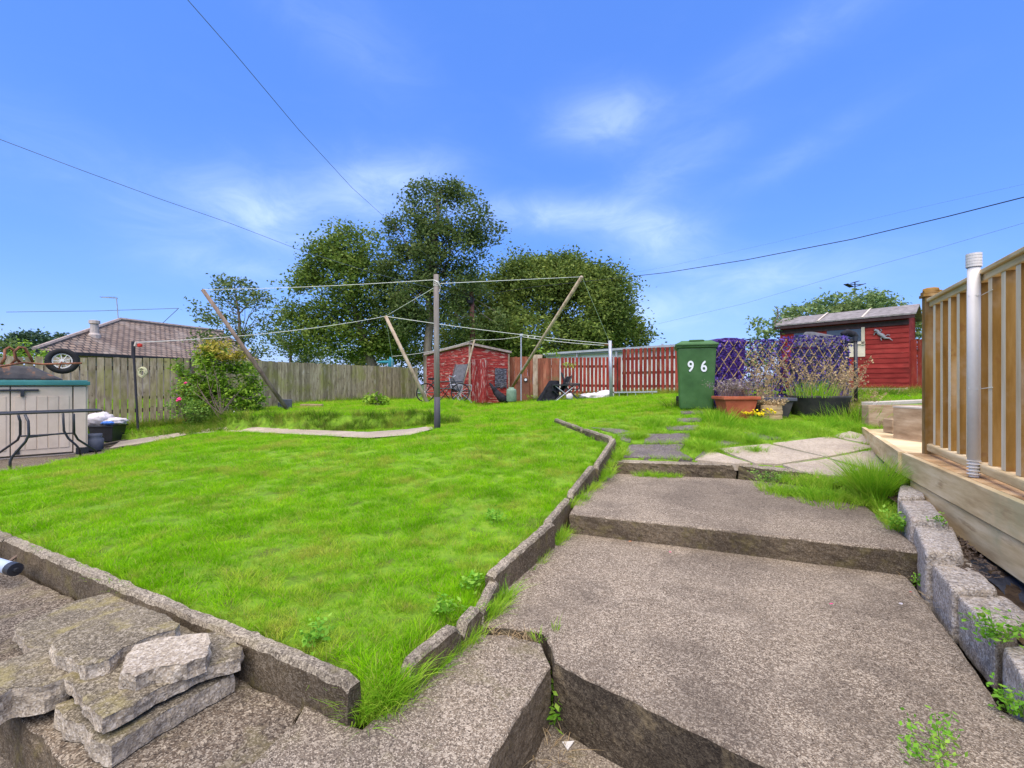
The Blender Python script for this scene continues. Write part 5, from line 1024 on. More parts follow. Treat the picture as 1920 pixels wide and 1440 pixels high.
g0 = gz(4.75, 6.95); t = thing('planter', (4.72, 6.95, g0), 'round black tub planter full of dry grass at the right', 'planter')
b = MB(); b.lathe((4.72, 7.0, g0 - .02), [(.34, 0), (.38, .05), (.42, .28), (.44, .30), (.44, .33), (.38, .33), (.37, .28)], 24, sx=1.0, sy=.8); b.build('body', 'darkpot', t, True)
def dry(c, n, h0, h1, sp, ln, label, db=(0, 0), m='drygrass', sh=7, w=.005, name='dry_grass'):
    b = MB(); blades(b, c, n, h0, h1, sp, ln, w, db, seed_head=sh); return tag(b.build(name, m), label, 'plant', 'dry grasses in the planters')
dry((3.88, 6.95, gz(3.9, 6.9) + .26), 42, .35, .85, .13, .35, 'tall feathery dry grass rising from the square dark planter', sh=16)
dry((3.60, 6.85, gz(3.6, 6.85) + .1), 40, .25, .55, .14, .6, 'low buff dry grass between the terracotta trough and the square planter', sh=8)
dry((4.40, 7.0, gz(4.5, 7) + .25), 34, .3, .62, .16, .5, 'buff dry grass at the left side of the round black tub', sh=12)
dry((5.02, 6.95, gz(4.95, 6.95) + .1), 60, .4, .85, .12, .3, 'bundle of dry straw leaning right at the end of the trellis', (.22, 0), sh=14)
dry((4.75, 7.0, gz(4.75, 7.0) + .28), 34, .3, .75, .25, .5, 'thin dry grass rising from the middle of the round black tub', sh=9)
dry((5.25, 6.9, gz(5.25, 6.9)), 80, .15, .55, .25, .9, 'sprawling dry stems on the ground by the black post', sh=3)
dry((6.5, 9.6, gz(6.5, 9.6)), 45, .3, .8, .6, .6, 'sparse dry stalks in front of the right red shed', sh=6, w=.006)
b = MB(); blades(b, (4.6, 6.95, gz(4.6, 6.95) + .28), 260, .12, .32, .33, .5, .007); tag(b.build('green_grass', 'longgrass'), 'green grass growing in the round black tub under the dry stalks', 'plant')
b = MB(); blades(b, (4.95, 6.6, gz(4.95, 6.6)), 420, .1, .32, .45, .7, .007); tag(b.build('long_grass', 'longgrass'), 'long grass at the foot of the round black tub', 'plant')
p = G(1452, 790); t = thing('straw_roll', (p.x, p.y + .1, p.z), 'small straw coloured roll on the grass in front of the dark planter', 'roll'); b = MB()
b.lathe((p.x + .01, p.y + .1, p.z), [(.13, 0), (.15, .03), (.15, .075), (.14, .085), (.155, .10), (.155, .15), (.14, .155), (.15, .17), (.145, .22), (.10, .235)], 16, sy=.8); b.build('coil', 'straw', t)
b = MB(); blades(b, (p.x + .02, p.y + .1, p.z + .2), 120, .05, .16, .13, .9, .004, seed_head=4); b.build('dry_fuzz', 'drygrass', t)
stems_leaves('ragwort', G(1424, 790), 22, .17, .3, .03, 'weedleaf', 'yellow flowering weed in front of the terracotta trough', 'flower', 5, 'yellow', .022, lean=.5)
b = MB(); blades(b, G(1352, 795) + Vector((.0, .1, 0)), 320, .08, .28, .22, .8, .007); tag(b.build('long_grass', 'longgrass'), 'tuft of long grass between the green bin and the terracotta trough', 'plant')

# ------------------------------------------------------------------ garden furniture and clutter in front of the back fences
def chair(name, c, ang, s, m, fm, label, fold=.3, back=.75, w=.5, group=None):
    t = thing(name, tuple(c), label, 'chair', group); rm = Matrix.Rotation(ang, 3, 'Z')
    def q(x, y, z): return Vector(c) + rm @ (Vector((x, y, z)) * s)
    hb = .42 + back
    b = MB(); b.hexa([q(-w / 2, 0, .41), q(w / 2, 0, .41), q(w / 2, .45, .38), q(-w / 2, .45, .38)], [q(-w / 2, 0, .44), q(w / 2, 0, .44), q(w / 2, .45, .41), q(-w / 2, .45, .41)]); b.build('seat', m, t)
    b = MB(); b.hexa([q(-w / 2, .45, .42), q(w / 2, .45, .42), q(w / 2, .48, .42), q(-w / 2, .48, .42)], [q(-w / 2, .45 + fold, hb), q(w / 2, .45 + fold, hb), q(w / 2, .47 + fold, hb), q(-w / 2, .47 + fold, hb)]); b.build('backrest', m, t)
    for sx in (-1, 1):
        x = sx * (w / 2 + .02)
        b = MB(); b.tube([q(x, .45 + fold, hb + .02), q(x, .42, .38), q(x, -.02, .0)], .014, 6); b.build('frame', fm, t)
        b = MB(); b.tube([q(x, .04, .42), q(x, .55, 0)], .014, 6); b.build('leg', fm, t)
        b = MB(); b.tube([q(x, -.02, .62), q(x, .48, .64)], .018, 6); b.tube([q(x, 0, .42), q(x, -.02, .62)], .012, 6); b.build('armrest', fm, t)
    return t
chair('garden_chair', (-2.08, 14.3, gz(-2.08, 14.3)), R(-35), .98, 'greyfab', 'black', 'tall grey reclining garden chair behind the central pole by the left red shed', .32, .8)
chair('garden_chair', (-1.45, 14.6, gz(-1.45, 14.6)), R(60), .92, 'greyfab', 'galv', 'dark folded garden chair right of the central pole, beside the leaning thin prop', .12, .45)
bi = thing('bicycle', (-2.5, 14.1, gz(-2.5, 14.1)), 'dark bicycle leaning by the left red shed behind the grass', 'bicycle'); g0 = gz(-2.5, 14.1)
def B_(u, z, dy=0): return Vector(((u - 960) / F * 14.2, 14.2 + dy, g0 + z))
for u in (798, 863):
    b = MB(); c = B_(u, .3); b.tube([c + Vector((math.cos(a) * .28, .12 * math.sin(a), math.sin(a) * .28)) for a in np.linspace(0, 6.283, 25)], .02, 6, cap=False); w_ = b.build('wheel', 'rubber', bi)
    b = MB()
    for k in range(10): a = k * .628; b.tube([c, c + Vector((math.cos(a) * .27, .12 * math.sin(a), math.sin(a) * .27))], .003, 4)
    sub(b, 'spokes', 'galv', w_, bi)
b = MB()
for u0, z0, u1, z1 in ((798, .3, 812, .62), (812, .62, 826, .3), (826, .3, 798, .3), (812, .62, 850, .66), (826, .3, 850, .66), (850, .74, 863, .3)): b.tube([B_(u0, z0), B_(u1, z1)], .016, 6)
b.build('frame', 'black', bi); b = MB(); b.box(B_(811, .72), (.26, .1, .06)); b.tube([B_(812, .6), B_(811, .7)], .012, 6); b.build('saddle', 'blackfab', bi)
b = MB(); b.tube([B_(845, .82, -.25), B_(850, .78), B_(852, .84, .25)], .014, 6); b.build('handlebar', 'galv', bi)
b = MB(); b.box(B_(672 + 90, .2), (.3, .3, .02), (.4, .2, .2)); b.tube([P(752, 742, 14.4), P(764, 752, 14.3)], .02, 6)
c = G(1043, 751); chair('folding_chair', (1.18, 13.9, gz(1.2, 13.9)), R(-75), .82, 'blackfab', 'black', 'black fabric garden chair facing right at the left of the black table', .3, .55, group=None)
chair('folding_chair', (2.05, 13.9, gz(2.0, 13.9)), R(80), .82, 'blackfab', 'black', 'black fabric garden chair at the right end of the black table', .2, .6)
t = thing('garden_table', (1.6, 13.9, gz(1.6, 13.9)), 'black garden table between the two black chairs', 'table'); g0 = gz(1.6, 13.9); b = MB(); b.box((1.62, 13.9, g0 + .50), (.8, .5, .04)); b.build('tabletop', 'black', t)
for x0, x1 in ((1.3, 1.9), (1.9, 1.3)):
    for y in (13.7, 14.1): b = MB(); b.tube([(x0, y, g0), (x1, y, g0 + .48)], .014, 6); b.build('leg', 'galv' if y < 13.8 else 'black', t)
b = MB(); n_ = 9; vs = []
for i in range(n_):
    f_ = i / (n_ - 1)
    for k in range(24):
        a = 6.283 * k / 24; cx, cy = abs(math.cos(a)) ** .5 * (1 if math.cos(a) > 0 else -1), abs(math.sin(a)) ** .5 * (1 if math.sin(a) > 0 else -1)
        wv = 1 + .10 * (1 - f_) * math.sin(k * 2.1) + .08 * noise.noise(Vector((k * .8, i * .9, 2)))
        vs.append((1.10 + .20 * f_ + cx * (.34 - .19 * f_) * wv, 14.05 + cy * (.26 - .08 * f_) * wv, g0 + .62 * f_ + .02 * math.sin(k * 1.3) * f_))
b.add(vs, [(i * 24 + k, i * 24 + (k + 1) % 24, (i + 1) * 24 + (k + 1) % 24, (i + 1) * 24 + k) for i in range(n_ - 1) for k in range(24)] + [tuple((n_ - 1) * 24 + k for k in range(24))]); tag(b.build('furniture_cover', 'blackfab'), 'rumpled black cover draped over the left black chair', 'cover')
b = MB(); g0 = gz(2.7, 14.3); blob(b, (2.55, 14.3, g0 + .06), (.42, .25, .11), 11, 14, .5, 3); blob(b, (2.95, 14.35, g0 + .1), (.26, .22, .16), 14, 12, .5, 3); tag(b.build('white_sack', 'bag', smooth=True), 'crumpled white sacks on the grass right of the black chairs', 'sack')
b = MB(); blob(b, (1.72, 13.6, g0 + .08), (.1, .1, .1), 15, 8, .5, 3); tag(b.build('white_sack', 'bag', smooth=True), 'small white sack on the ground under the black table', 'sack')
t = thing('ladder', (3.9, 14.2, gz(3.9, 14.2)), 'metal ladder lying on its side along the red slatted fence', 'ladder'); g0 = ZC + (720 - 736) / F * 14.3
b = MB(); b.bar((3.25, 14.5, g0 + .0), (4.5, 14.1, g0 + .03), .03, .04); b.bar((3.3, 14.5, g0 - .26), (4.55, 14.1, g0 - .23), .03, .04); b.build('rails', 'galv', t)
for k in range(5): b = MB(); q = Vector((3.4 + k * .24, 14.46 - k * .077, g0 + .0)); b.tube([q, q + Vector((.03, 0, -.26))], .014, 6); b.build('rung', 'galv', t)

# ------------------------------------------------------------------ trees and bushes
def blobs_px(cl, Y, depth=1.0):
    return [(P(u, v, Y + (dy[0] if dy else 0)), ru / F * Y, rv / F * Y) for (u, v, ru, rv, *dy) in cl]
KD = 1.7
def crown(cl, Y, per_m2, m, size, t, name='crown', thr=-.12, sub=(.28, .6), nper=26, freq=.9, tips=.12, up=.4, depth=.9, zmin=None, gap=True):
    C_ = []; hubs = []
    for c, rx, rz in blobs_px(cl, Y):
        ry = max(rx, rz) * depth; n = int(KD * per_m2 * 4 * math.pi * ((rx * rz + rx * ry + ry * rz) / 3))
        for _ in range(n):
            d = rng.normal(size=3); d /= np.linalg.norm(d); r = random.uniform(.45, 1.0) ** .5 * (1 + (random.uniform(0, .25) if random.random() < tips else 0))
            q = np.array(c) + d * r * np.array([rx, ry, rz])
            if d[1] > .7: continue
            nz = noise.noise(Vector(q) * freq)
            if gap and nz < thr: continue
            if zmin is not None and q[2] < zmin: continue
            s = random.uniform(*sub) * (.7 if r > 1 else 1); k = int(nper * 1.9 * (s / sub[1]) ** 2) + 4
            g = rng.normal(size=(k, 3)) * s * .5 * np.array([1, 1, .62]); C_.append(q + g); hubs.append(q)
    C_ = np.concatenate(C_); o = leafmesh(name, leafverts(C_, rng.uniform(.7, 1.25, len(C_)) * size, up, .55), m, t)
    return hubs, len(C_)
def limbs(b, root, hubs, k, r0, r1=.012):
    hubs = random.sample(list(map(lambda q: tuple(q), hubs)), min(k, len(hubs)))
    for hq in hubs:
        a = Vector(root[min(len(root) - 1, int(random.random() ** .7 * len(root)))]); e = Vector(hq)
        if e.z < a.z: a = Vector(root[0])
        m1 = a.lerp(e, .4) + Vector((0, 0, .12 * (e - a).length)) + Vector([random.gauss(0, .05 * (e - a).length) for _ in range(3)]); m2 = a.lerp(e, .72) + Vector([random.gauss(0, .05 * (e - a).length) for _ in range(3)]) + Vector((0, 0, .08 * (e - a).length))
        b.tube([a, m1, m2, e], [r0 * .6, r0 * .4, r0 * .25, r1 * .7], 5)
def tree(name, label, cl, Y, trunk, tr, m, per, size, nl=40, lr=.07, group='trees beyond the garden', **kw):
    base = P(*trunk[0], Y); t = thing(name, tuple(base), label, 'tree', group); hubs, n = crown(cl, Y, per, m, size, t, **kw); print(name, n)
    pts = [P(u, v, Y) for u, v in trunk]; b = MB(); b.tube(pts, list(np.linspace(tr, tr * .18, len(pts))), 10); limbs(b, pts[len(pts) // 2:], hubs, nl // 2, lr); b.build('trunk', 'bark', t); return n
tree('broad_tree', 'dense round tree with dark rounded crown, widest, rising behind the left red shed', [(1040, 590, 140, 100, 0), (930, 590, 85, 85, -1), (1110, 590, 85, 75, -1), (985, 525, 70, 45, -.5), (1175, 640, 32, 35, 0), (880, 620, 55, 60, -1), (1065, 522, 75, 42, 0), (1000, 640, 130, 50, -2), (1135, 545, 50, 40, -1), (1195, 628, 20, 20, 0)], 30,
     [(1020, 740), (1020, 660), (1025, 600)], .3, 'treeC', 3.0, .21, 40, .08, thr=-.25, sub=(.5, 1.0), nper=34, freq=.45, tips=.08, gap=True)
tree('tall_tree', 'tallest tree with sparse dark crown and a visible bare trunk', [(790, 505, 60, 48, .1), (865, 485, 52, 46, 0), (815, 400, 66, 52, 0), (765, 425, 38, 36, .2), (850, 385, 52, 32, -.2), (912, 438, 34, 20, -.3), (780, 445, 55, 50, .4), (872, 412, 52, 40, -.3), (905, 425, 36, 22, -.3), (835, 465, 70, 50, -.2), (755, 500, 50, 50, .4), (840, 525, 62, 45, 0), (790, 560, 60, 50, 0), (850, 590, 45, 45, 0), (800, 362, 32, 18, 0), (740, 555, 50, 50, .3), (880, 545, 40, 40, .2), (770, 610, 50, 40, .3), (905, 600, 40, 40, 0), (850, 355, 26, 14, 0)], 24,
     [(805, 740), (803, 690), (802, 650), (807, 600), (802, 540), (812, 470), (822, 400), (818, 365)], .30, 'treeB', 3.0, .17, 110, .06, thr=-.2, sub=(.3, .62), nper=20, freq=.8, tips=.3)
tree('leafy_tree', 'broad green tree left of the tallest tree, leaning trunk at its foot', [(650, 530, 82, 75, 0), (615, 590, 62, 70, 0), (705, 590, 72, 70, 0), (655, 475, 55, 36, 0), (610, 500, 40, 40, 0), (700, 500, 45, 45, 0), (745, 640, 42, 35, 0), (640, 640, 80, 36, 0), (580, 560, 30, 60, 0), (600, 455, 24, 18, 0), (690, 455, 28, 22, 0), (560, 620, 34, 44, 0), (640, 440, 30, 12, 0), (740, 600, 50, 50, 0)], 25.5,
     [(712, 740), (700, 690), (685, 650), (672, 610), (662, 560), (655, 500)], .34, 'treeA', 2.9, .19, 60, .07, thr=-.2, sub=(.4, .8), nper=26, freq=.6, tips=.22)
tree('small_tree', 'loose small tree with sparse top, left of the leafy tree, behind the leaning dark prop', [(455, 590, 62, 48, 0), (420, 625, 58, 36, 0), (440, 552, 50, 26, 0), (500, 585, 28, 40, 0), (480, 640, 50, 30, 0), (400, 585, 36, 22, 0), (435, 528, 26, 8, 0), (505, 545, 20, 20, 0)], 21,
     [(460, 740), (458, 680), (450, 640), (448, 590), (440, 545)], .14, 'treeB', 2.6, .15, 60, .035, thr=-.08, sub=(.22, .5), nper=15, freq=1.1, tips=.35)
tree('small_tree', 'thin dark tree filling the gap between the small loose tree and the leafy tree', [(545, 610, 30, 50, 0), (525, 650, 40, 30, 0), (565, 650, 36, 34, 0)], 27, [(545, 740), (545, 660), (545, 610)], .12, 'treeB', 2.4, .16, 20, .04, thr=-.1, sub=(.3, .6), nper=16, freq=.9, tips=.3)
tree('low_tree', 'low dark tree seen under the tallest tree behind the board fence', [(760, 650, 45, 34, 0), (700, 668, 60, 24, 0), (620, 672, 70, 20, 0), (850, 655, 55, 40, 0), (915, 670, 60, 34, 0), (880, 620, 60, 50, 0), (790, 690, 44, 26, 0), (800, 630, 60, 50, 0), (740, 610, 50, 50, 0)], 33, [(750, 740), (752, 690), (755, 660)], .12, 'treeC', 1.9, .2, 20, .04, thr=-.1, sub=(.4, .8), nper=22, freq=.7)
tree('distant_tree', 'hazy green distant tree above the left end of the bungalow roof, rounder one', [(55, 645, 34, 17, 0), (80, 640, 22, 12, 0), (30, 650, 18, 14, 0)], 62, [(55, 720), (55, 650)], .4, 'treeD', .5, .5, 6, .1, thr=-.3, sub=(.8, 1.4), nper=30, freq=.3, group='distant trees')
tree('distant_tree', 'darker distant conifer like tree touching the bungalow roof slope', [(112, 638, 16, 11, 0), (98, 645, 16, 10, 0), (128, 650, 16, 12, 0)], 70, [(108, 720), (108, 645)], .4, 'treeD', .5, .5, 6, .1, thr=-.3, sub=(.8, 1.3), nper=30, freq=.3, group='distant trees')
tree('garden_tree', 'dark leafy tree at the extreme left edge above the wheelbarrow', [(-25, 640, 30, 60, 0), (0, 665, 22, 28, 0)], 13, [(-30, 760), (-28, 660)], .08, 'treeB', 5, .1, 12, .02, sub=(.15, .35), nper=16, freq=1.5)
tree('garden_bush', 'light green bush behind the wheelbarrow frame at left', [(30, 680, 34, 20, 0), (65, 672, 24, 12, 0), (40, 655, 10, 16, 0), (5, 690, 30, 16, 0)], 14.5, [(35, 760), (35, 690)], .05, 'shrub', 6, .1, 12, .02, sub=(.15, .35), nper=14, freq=1.5)
def bush(name, label, cl, Y, base, m, per, size, cat='bush', second=None, **kw):
    t = thing(name, tuple(base), label, cat, kw.pop('group', None)); hubs, n = crown(cl, Y, per, m, size, t, name='foliage', **kw)
    if second: crown(second[0], Y - .1, per, second[1], size, t, name='tip_foliage', **kw)
    b = MB(); limbs(b, [Vector(base), Vector(base) + Vector((0, 0, .15))], hubs, 14, .014, .004); b.build('stem', 'twig', t); return t
p = G(415, 790); bush('rhododendron', 'large yellow green shrub in front of the board fence corner', [(400, 700, 42, 40, 0), (440, 715, 40, 38, 0), (385, 745, 42, 32, 0), (420, 755, 48, 30, 0), (460, 700, 24, 22, 0), (395, 672, 28, 20, 0), (350, 690, 16, 20, .1), (450, 750, 30, 28, 0), (470, 740, 22, 34, 0), (360, 735, 26, 34, 0)], 10.2, p, 'shrub', 34, .085,
     second=([(425, 656, 28, 16, 0), (395, 650, 14, 12, 0), (455, 665, 16, 10, 0)], 'shrubtop'), thr=-.15, sub=(.09, .2), nper=12, freq=2.2, tips=.1, up=.9)
p = G(345, 795); tr_ = bush('rose_bush', 'straggly rose bush with bright pink flowers in front of the picket fence', [(345, 765, 34, 24, 0), (330, 750, 18, 18, 0), (375, 775, 30, 16, 0), (350, 725, 16, 14, 0)], 9.6, p, 'rose', 34, .055, thr=-.1, sub=(.08, .16), nper=9, freq=3)
for u, v, r in ((335, 749, .05), (348, 718, .03), (439, 772, .018), (429, 778, .02)):
    b = MB(); c = P(u, v, 9.3)
    for k in range(7): b.lathe(c + Vector([random.gauss(0, r * .35) for _ in range(3)]), [(r * .2, -r * .4), (r * .6, 0), (r * .3, r * .4)], 7)
    b.build('flower', 'pink' if v < 760 else 'bag', tr_)
p = G(708, 762); bush('low_bush', 'small round bright green bush at the foot of the board fence', [(705, 750, 18, 10, 0), (722, 754, 12, 6, 0)], p.y + .3, p, 'shrub', 40, .09, thr=-.4, sub=(.1, .2), nper=12, freq=2)
p = G(482, 772); bush('small_plant', 'small dark green plant by the slate grey box at the board fence', [(482, 750, 9, 10, 0), (484, 762, 6, 10, 0)], p.y + .1, p, 'rose', 22, .06, cat='plant', thr=-.4, sub=(.06, .12), nper=8, freq=2)
p = P(1580, 720, 14.2); bush('bramble_hedge', 'mass of brambles and ivy growing behind and above the right red shed', [(1590, 575, 70, 26, 0), (1660, 590, 45, 30, 0), (1520, 590, 60, 18, 0), (1455, 608, 38, 14, -1), (1425, 622, 22, 8, -1.4), (1700, 600, 24, 36, -1), (1712, 640, 16, 45, -2.2), (1560, 600, 100, 30, .5), (1640, 570, 30, 18, 0), (1440, 690, 36, 50, -1.2), (1420, 660, 30, 26, -1.2)], 14.6, p, 'ivy', 9, .11, cat='hedge', thr=-.3, sub=(.15, .32), nper=16, freq=1.2, tips=.25)
b = MB(); b.tube([P(1452, 606, 13), P(1459, 592, 13), P(1458, 580, 13), P(1452, 574, 13)], [.02, .018, .014, .008], 6); b.tube([P(1460, 594, 13), P(1464, 588, 13)], .01, 5); tag(b.build('bare_branch', 'twig'), 'bare crooked branch sticking up from the brambles left of the right shed', 'branch')
p = P(570, 740, 19); bush('fence_ivy', 'green creeper on the red fence beside the pale gate post', [(1020, 660, 12, 6, 0), (1034, 664, 16, 6, 0)], 19, P(1020, 740, 19), 'shrub', 6, .12, thr=-.4, sub=(.15, .3), nper=10, freq=1)
for u0, v0, lb, sp in ((1000, 745, 'green creeper at the base of the pale gate post', 9), (1070, 690, 'thin ivy patch on the lower red slatted fence', 12)):
    bush('fence_plant', lb, [(u0, v0 - 6, sp, 9, 0)], 15.6, P(u0, 745, 15.6), 'shrub', 9, .08, cat='plant', thr=-.4, sub=(.1, .2), nper=8, freq=2)

# ------------------------------------------------------------------ grass
TUFTS = bpy.data.collections.new('grass_tufts'); TUFT2 = bpy.data.collections.new('long_tufts')      # not linked to the scene
def mktuft(coll, n, r, h0, h1, w, m, lean, seed):
    random.seed(seed); b = MB(); blades(b, (0, 0, -.008), n, h0, h1, r, lean, w, seg=3, curl=.7)
    me = bpy.data.meshes.new('tuft'); me.from_pydata(b.v, [], b.f); me.materials.append(mt[m]); at = me.attributes.new('var', 'FLOAT', 'POINT'); at.data.foreach_set('value', b.var)
    coll.objects.link(bpy.data.objects.new('tuft', me))
for k in range(6): mktuft(TUFTS, 62, .075, .016, .044, .0036, 'grass', 1.0, 100 + k)
for k in range(5): mktuft(TUFT2, 34, .07, .07, .17, .0048, 'bankgrass', .9, 200 + k)
TUFT3 = bpy.data.collections.new('verge_tufts')
for k in range(5): mktuft(TUFT3, 40, .045, .05, .13, .004, 'longgrass', 1.0, 300 + k)
random.seed(11)
def instancer(name, pts, coll, kind='stuff'):
    """pts: list of (x, y, z, scale)"""
    me = bpy.data.meshes.new(name); me.from_pydata([(p[0], p[1], p[2]) for p in pts], [], [])
    a = me.attributes.new('sc', 'FLOAT', 'POINT'); a.data.foreach_set('value', [p[3] for p in pts])
    a = me.attributes.new('rot', 'FLOAT_VECTOR', 'POINT'); a.data.foreach_set('vector', [c for p in pts for c in (random.gauss(0, .12), random.gauss(0, .12), random.uniform(0, 6.283))])
    o = bpy.data.objects.new(name, me); COL.objects.link(o); o['kind'] = kind
    ng = bpy.data.node_groups.new(name, 'GeometryNodeTree'); ng.interface.new_socket('Geometry', in_out='INPUT', socket_type='NodeSocketGeometry'); ng.interface.new_socket('Geometry', in_out='OUTPUT', socket_type='NodeSocketGeometry')
    N = ng.nodes; Lk = ng.links; gi = N.new('NodeGroupInput'); go = N.new('NodeGroupOutput'); ci = N.new('GeometryNodeCollectionInfo'); ci.inputs['Collection'].default_value = coll; ci.inputs['Separate Children'].default_value = True; ci.inputs['Reset Children'].default_value = True
    ip = N.new('GeometryNodeInstanceOnPoints'); ip.inputs['Pick Instance'].default_value = True
    ar = N.new('GeometryNodeInputNamedAttribute'); ar.data_type = 'FLOAT_VECTOR'; ar.inputs[0].default_value = 'rot'
    asx = N.new('GeometryNodeInputNamedAttribute'); asx.data_type = 'FLOAT'; asx.inputs[0].default_value = 'sc'
    er = N.new('FunctionNodeEulerToRotation'); Lk.new(ar.outputs[0], er.inputs[0]); Lk.new(er.outputs[0], ip.inputs['Rotation']); Lk.new(asx.outputs[0], ip.inputs['Scale'])
    Lk.new(gi.outputs[0], ip.inputs['Points']); Lk.new(ci.outputs[0], ip.inputs['Instance']); Lk.new(ip.outputs[0], go.inputs[0])
    md = o.modifiers.new('instances', 'NODES'); md.node_group = ng; return o
DECKP = [(2.2, 2.2), (3.25, 3.75), (4.65, 6.0), (9, 7.2), (9, 0), (2.0, 0)]
STEPP = [(-.5, 1.5), (-.2, 2.1), (-.08, 2.5), (.31, 3.3), (.6, 4.1), (.98, 4.98), (1.1, 5.12), (2.4, 4.9), (3.0, 4.45), (3.2, 3.9), (2.6, 2.8), (2.0, 1.4), (1, -1)]
def sample(x0, x1, y0, y1, dens, jit=1):
    n = int((x1 - x0) * (y1 - y0) * dens); return rng.uniform(x0, x1, n), rng.uniform(y0, y1, n)
EDG = [(a, b_) for a, b_, *_ in [(e[0], e[1]) for e in E]] + [((-3.40, 3.075), (-.54, 1.56)), ((-6.4, 4.64), (-3.42, 3.085))]
def edgedist(x, y):
    d = np.full(x.shape, 9.0)
    for a, b_ in EDG:
        ax, ay = a; bx, by = b_; L2 = (bx - ax) ** 2 + (by - ay) ** 2; t_ = np.clip(((x - ax) * (bx - ax) + (y - ay) * (by - ay)) / L2, 0, 1); d = np.minimum(d, np.hypot(x - ax - t_ * (bx - ax), y - ay - t_ * (by - ay)))
    return d
pts = []
for (y0, y1, dens, s0) in ((1.3, 3.0, 330, .85), (3.0, 5.0, 260, .95), (5.0, 8.0, 150, 1.2), (8.0, 12, 85, 1.5), (12, 17, 42, 2.0), (17, 22, 12, 2.6)):
    x, y = sample(-1.25 * y1, min(11.5, 1.25 * y1), y0, y1, dens)
    ok = (np.abs(x) < 1.2 * y + .3) & ~inpoly(x, y, PATIO) & ~inpoly(x, y, DECKP) & ~inpoly(x, y, STEPP) & (edgedist(x, y) > .062)
    for pl in EXCL: ok &= ~inpoly(x, y, pl)
    ok &= ~((x < -6.4) & (y < 9.2)); ycr = np.interp(x, [c[0] for c in CREST], [c[1] for c in CREST]); ok &= ~((x < -1.3) & (x > -6.6) & (y > ycr - .2) & (y < ycr + .10))
    ok &= ~inpoly(x, y, [(1.25, 5.3), (1.0, 5.0), (3, 4.4), (4.6, 6.0), (3.2, 5.9), (2.35, 5.5), (1.8, 5.9)]) | (rng.random(len(x)) < .12)
    x, y = x[ok], y[ok]; z = hnp(x, y); nn_ = np.array([noise.noise(Vector((a * 1.7, b_ * 1.7, 7))) for a, b_ in zip(x, y)])
    bare = np.array([noise.noise(Vector((a * 3.1, b_ * 3.1, 21))) for a, b_ in zip(x, y)]); nf = (bare < .30) | (rng.random(len(x)) < .3); ed = edgedist(x, y)
    sc__ = s0 * (1 + .38 * nn_) * rng.uniform(.75, 1.2, len(x)) * (1 + .35 * np.exp(-(ed / .12) ** 2))
    pts += [(a, b_, c + ZC, d) for a, b_, c, d, f in zip(x, y, z, sc__, nf) if f]
instancer('lawn_grass', pts, TUFTS); print('grass', len(pts))
# long grass on the bank and along the fences
pts = []; x, y = sample(-7, -1, 7.6, 10.2, 260); yc = np.interp(x, [c[0] for c in CREST], [c[1] for c in CREST]); ok = (y > yc - .2) & (y < yc + .14) & ~inpoly(x, y, PATHP); z = hnp(x, y)
pts += [(a, b_, c + ZC, random.uniform(.6, 1.15)) for a, b_, c, k in zip(x, y, z, ok) if k]
def along(a, b_, n, wdt, s0, s1):
    for _ in range(n):
        t_ = random.random(); X_ = a[0] + (b_[0] - a[0]) * t_ + random.gauss(0, wdt); Y_ = a[1] + (b_[1] - a[1]) * t_ + random.gauss(0, wdt); pts.append((X_, Y_, gz(X_, Y_), random.uniform(s0, s1)))
along((-9, 9), (-7.3, 10.6), 130, .15, .8, 1.8); along((-7.0, 9.3), (-5.6, 9.0), 160, .25, .6, 1.4); along((-7.3, 10.7), (-4.0, 19.5), 170, .15, .8, 1.7)
along((.8, 15.8), (5.4, 14.2), 260, .2, .9, 2.0); along((5.0, 9.6), (9.8, 10.5), 200, .5, .8, 1.6); along((2.9, 7.5), (6.2, 7.9), 160, .2, .8, 1.6)
along((4.9, 6.6), (6.0, 7.6), 90, .2, .6, 1.4); along((-.3, 15.3), (-3.5, 16.9), 60, .2, .8, 1.5)
instancer('bank_grass', pts, TUFT2)
pts = []
def near(x_, y_, n, s, s0, s1, zo=0):
    for _ in range(n): X_ = x_ + random.gauss(0, s); Y_ = y_ + random.gauss(0, s); pts.append((X_, Y_, zo + ZC if zo else gz(X_, Y_), random.uniform(s0, s1)))
def seg(a, b_, n, s, s0, s1, z0, z1):
    for _ in range(n): t_ = random.random(); pts.append((a[0] + (b_[0] - a[0]) * t_ + random.gauss(0, s), a[1] + (b_[1] - a[1]) * t_ + random.gauss(0, s), ZC + z0 + (z1 - z0) * t_, random.uniform(s0, s1)))
seg((-.53, 1.57), (-.42, 1.68), 26, .02, .5, 1.0, -1.17, -1.16); seg((-.50, 1.60), (-.40, 1.70), 20, .02, .5, 1.0, -1.13, -1.12); seg((-.37, 1.74), (-.16, 2.16), 26, .016, .4, .95, -1.16, -1.15); seg((-.12, 2.2), (-.02, 2.46), 22, .014, .5, 1.0, -1.14, -1.13)
seg((.05, 2.6), (.36, 3.3), 7, .01, .3, .6, -1.14, -1.13); seg((.30, 3.2), (.46, 3.5), 14, .02, .5, 1.0, -1.13, -1.13); seg((.50, 3.68), (.86, 4.48), 26, .02, .5, 1.1, -1.0, -.98); seg((.90, 4.48), (1.28, 5.3), 36, .03, .5, 1.2, -.96, -.78)
seg((1.35, 4.86), (1.75, 4.78), 26, .03, .4, .9, -.99, -.98); seg((1.05, 5.2), (1.3, 5.9), 26, .05, .5, 1.1, -.82, -.70)
seg((2.35, 4.2), (2.95, 3.6), 85, .08, .5, 1.2, -.985, -.96); seg((2.9, 3.5), (2.62, 2.95), 60, .055, .4, .9, -.98, -.98); seg((2.7, 4.3), (3.1, 4.0), 60, .12, .6, 1.1, -.93, -.9)
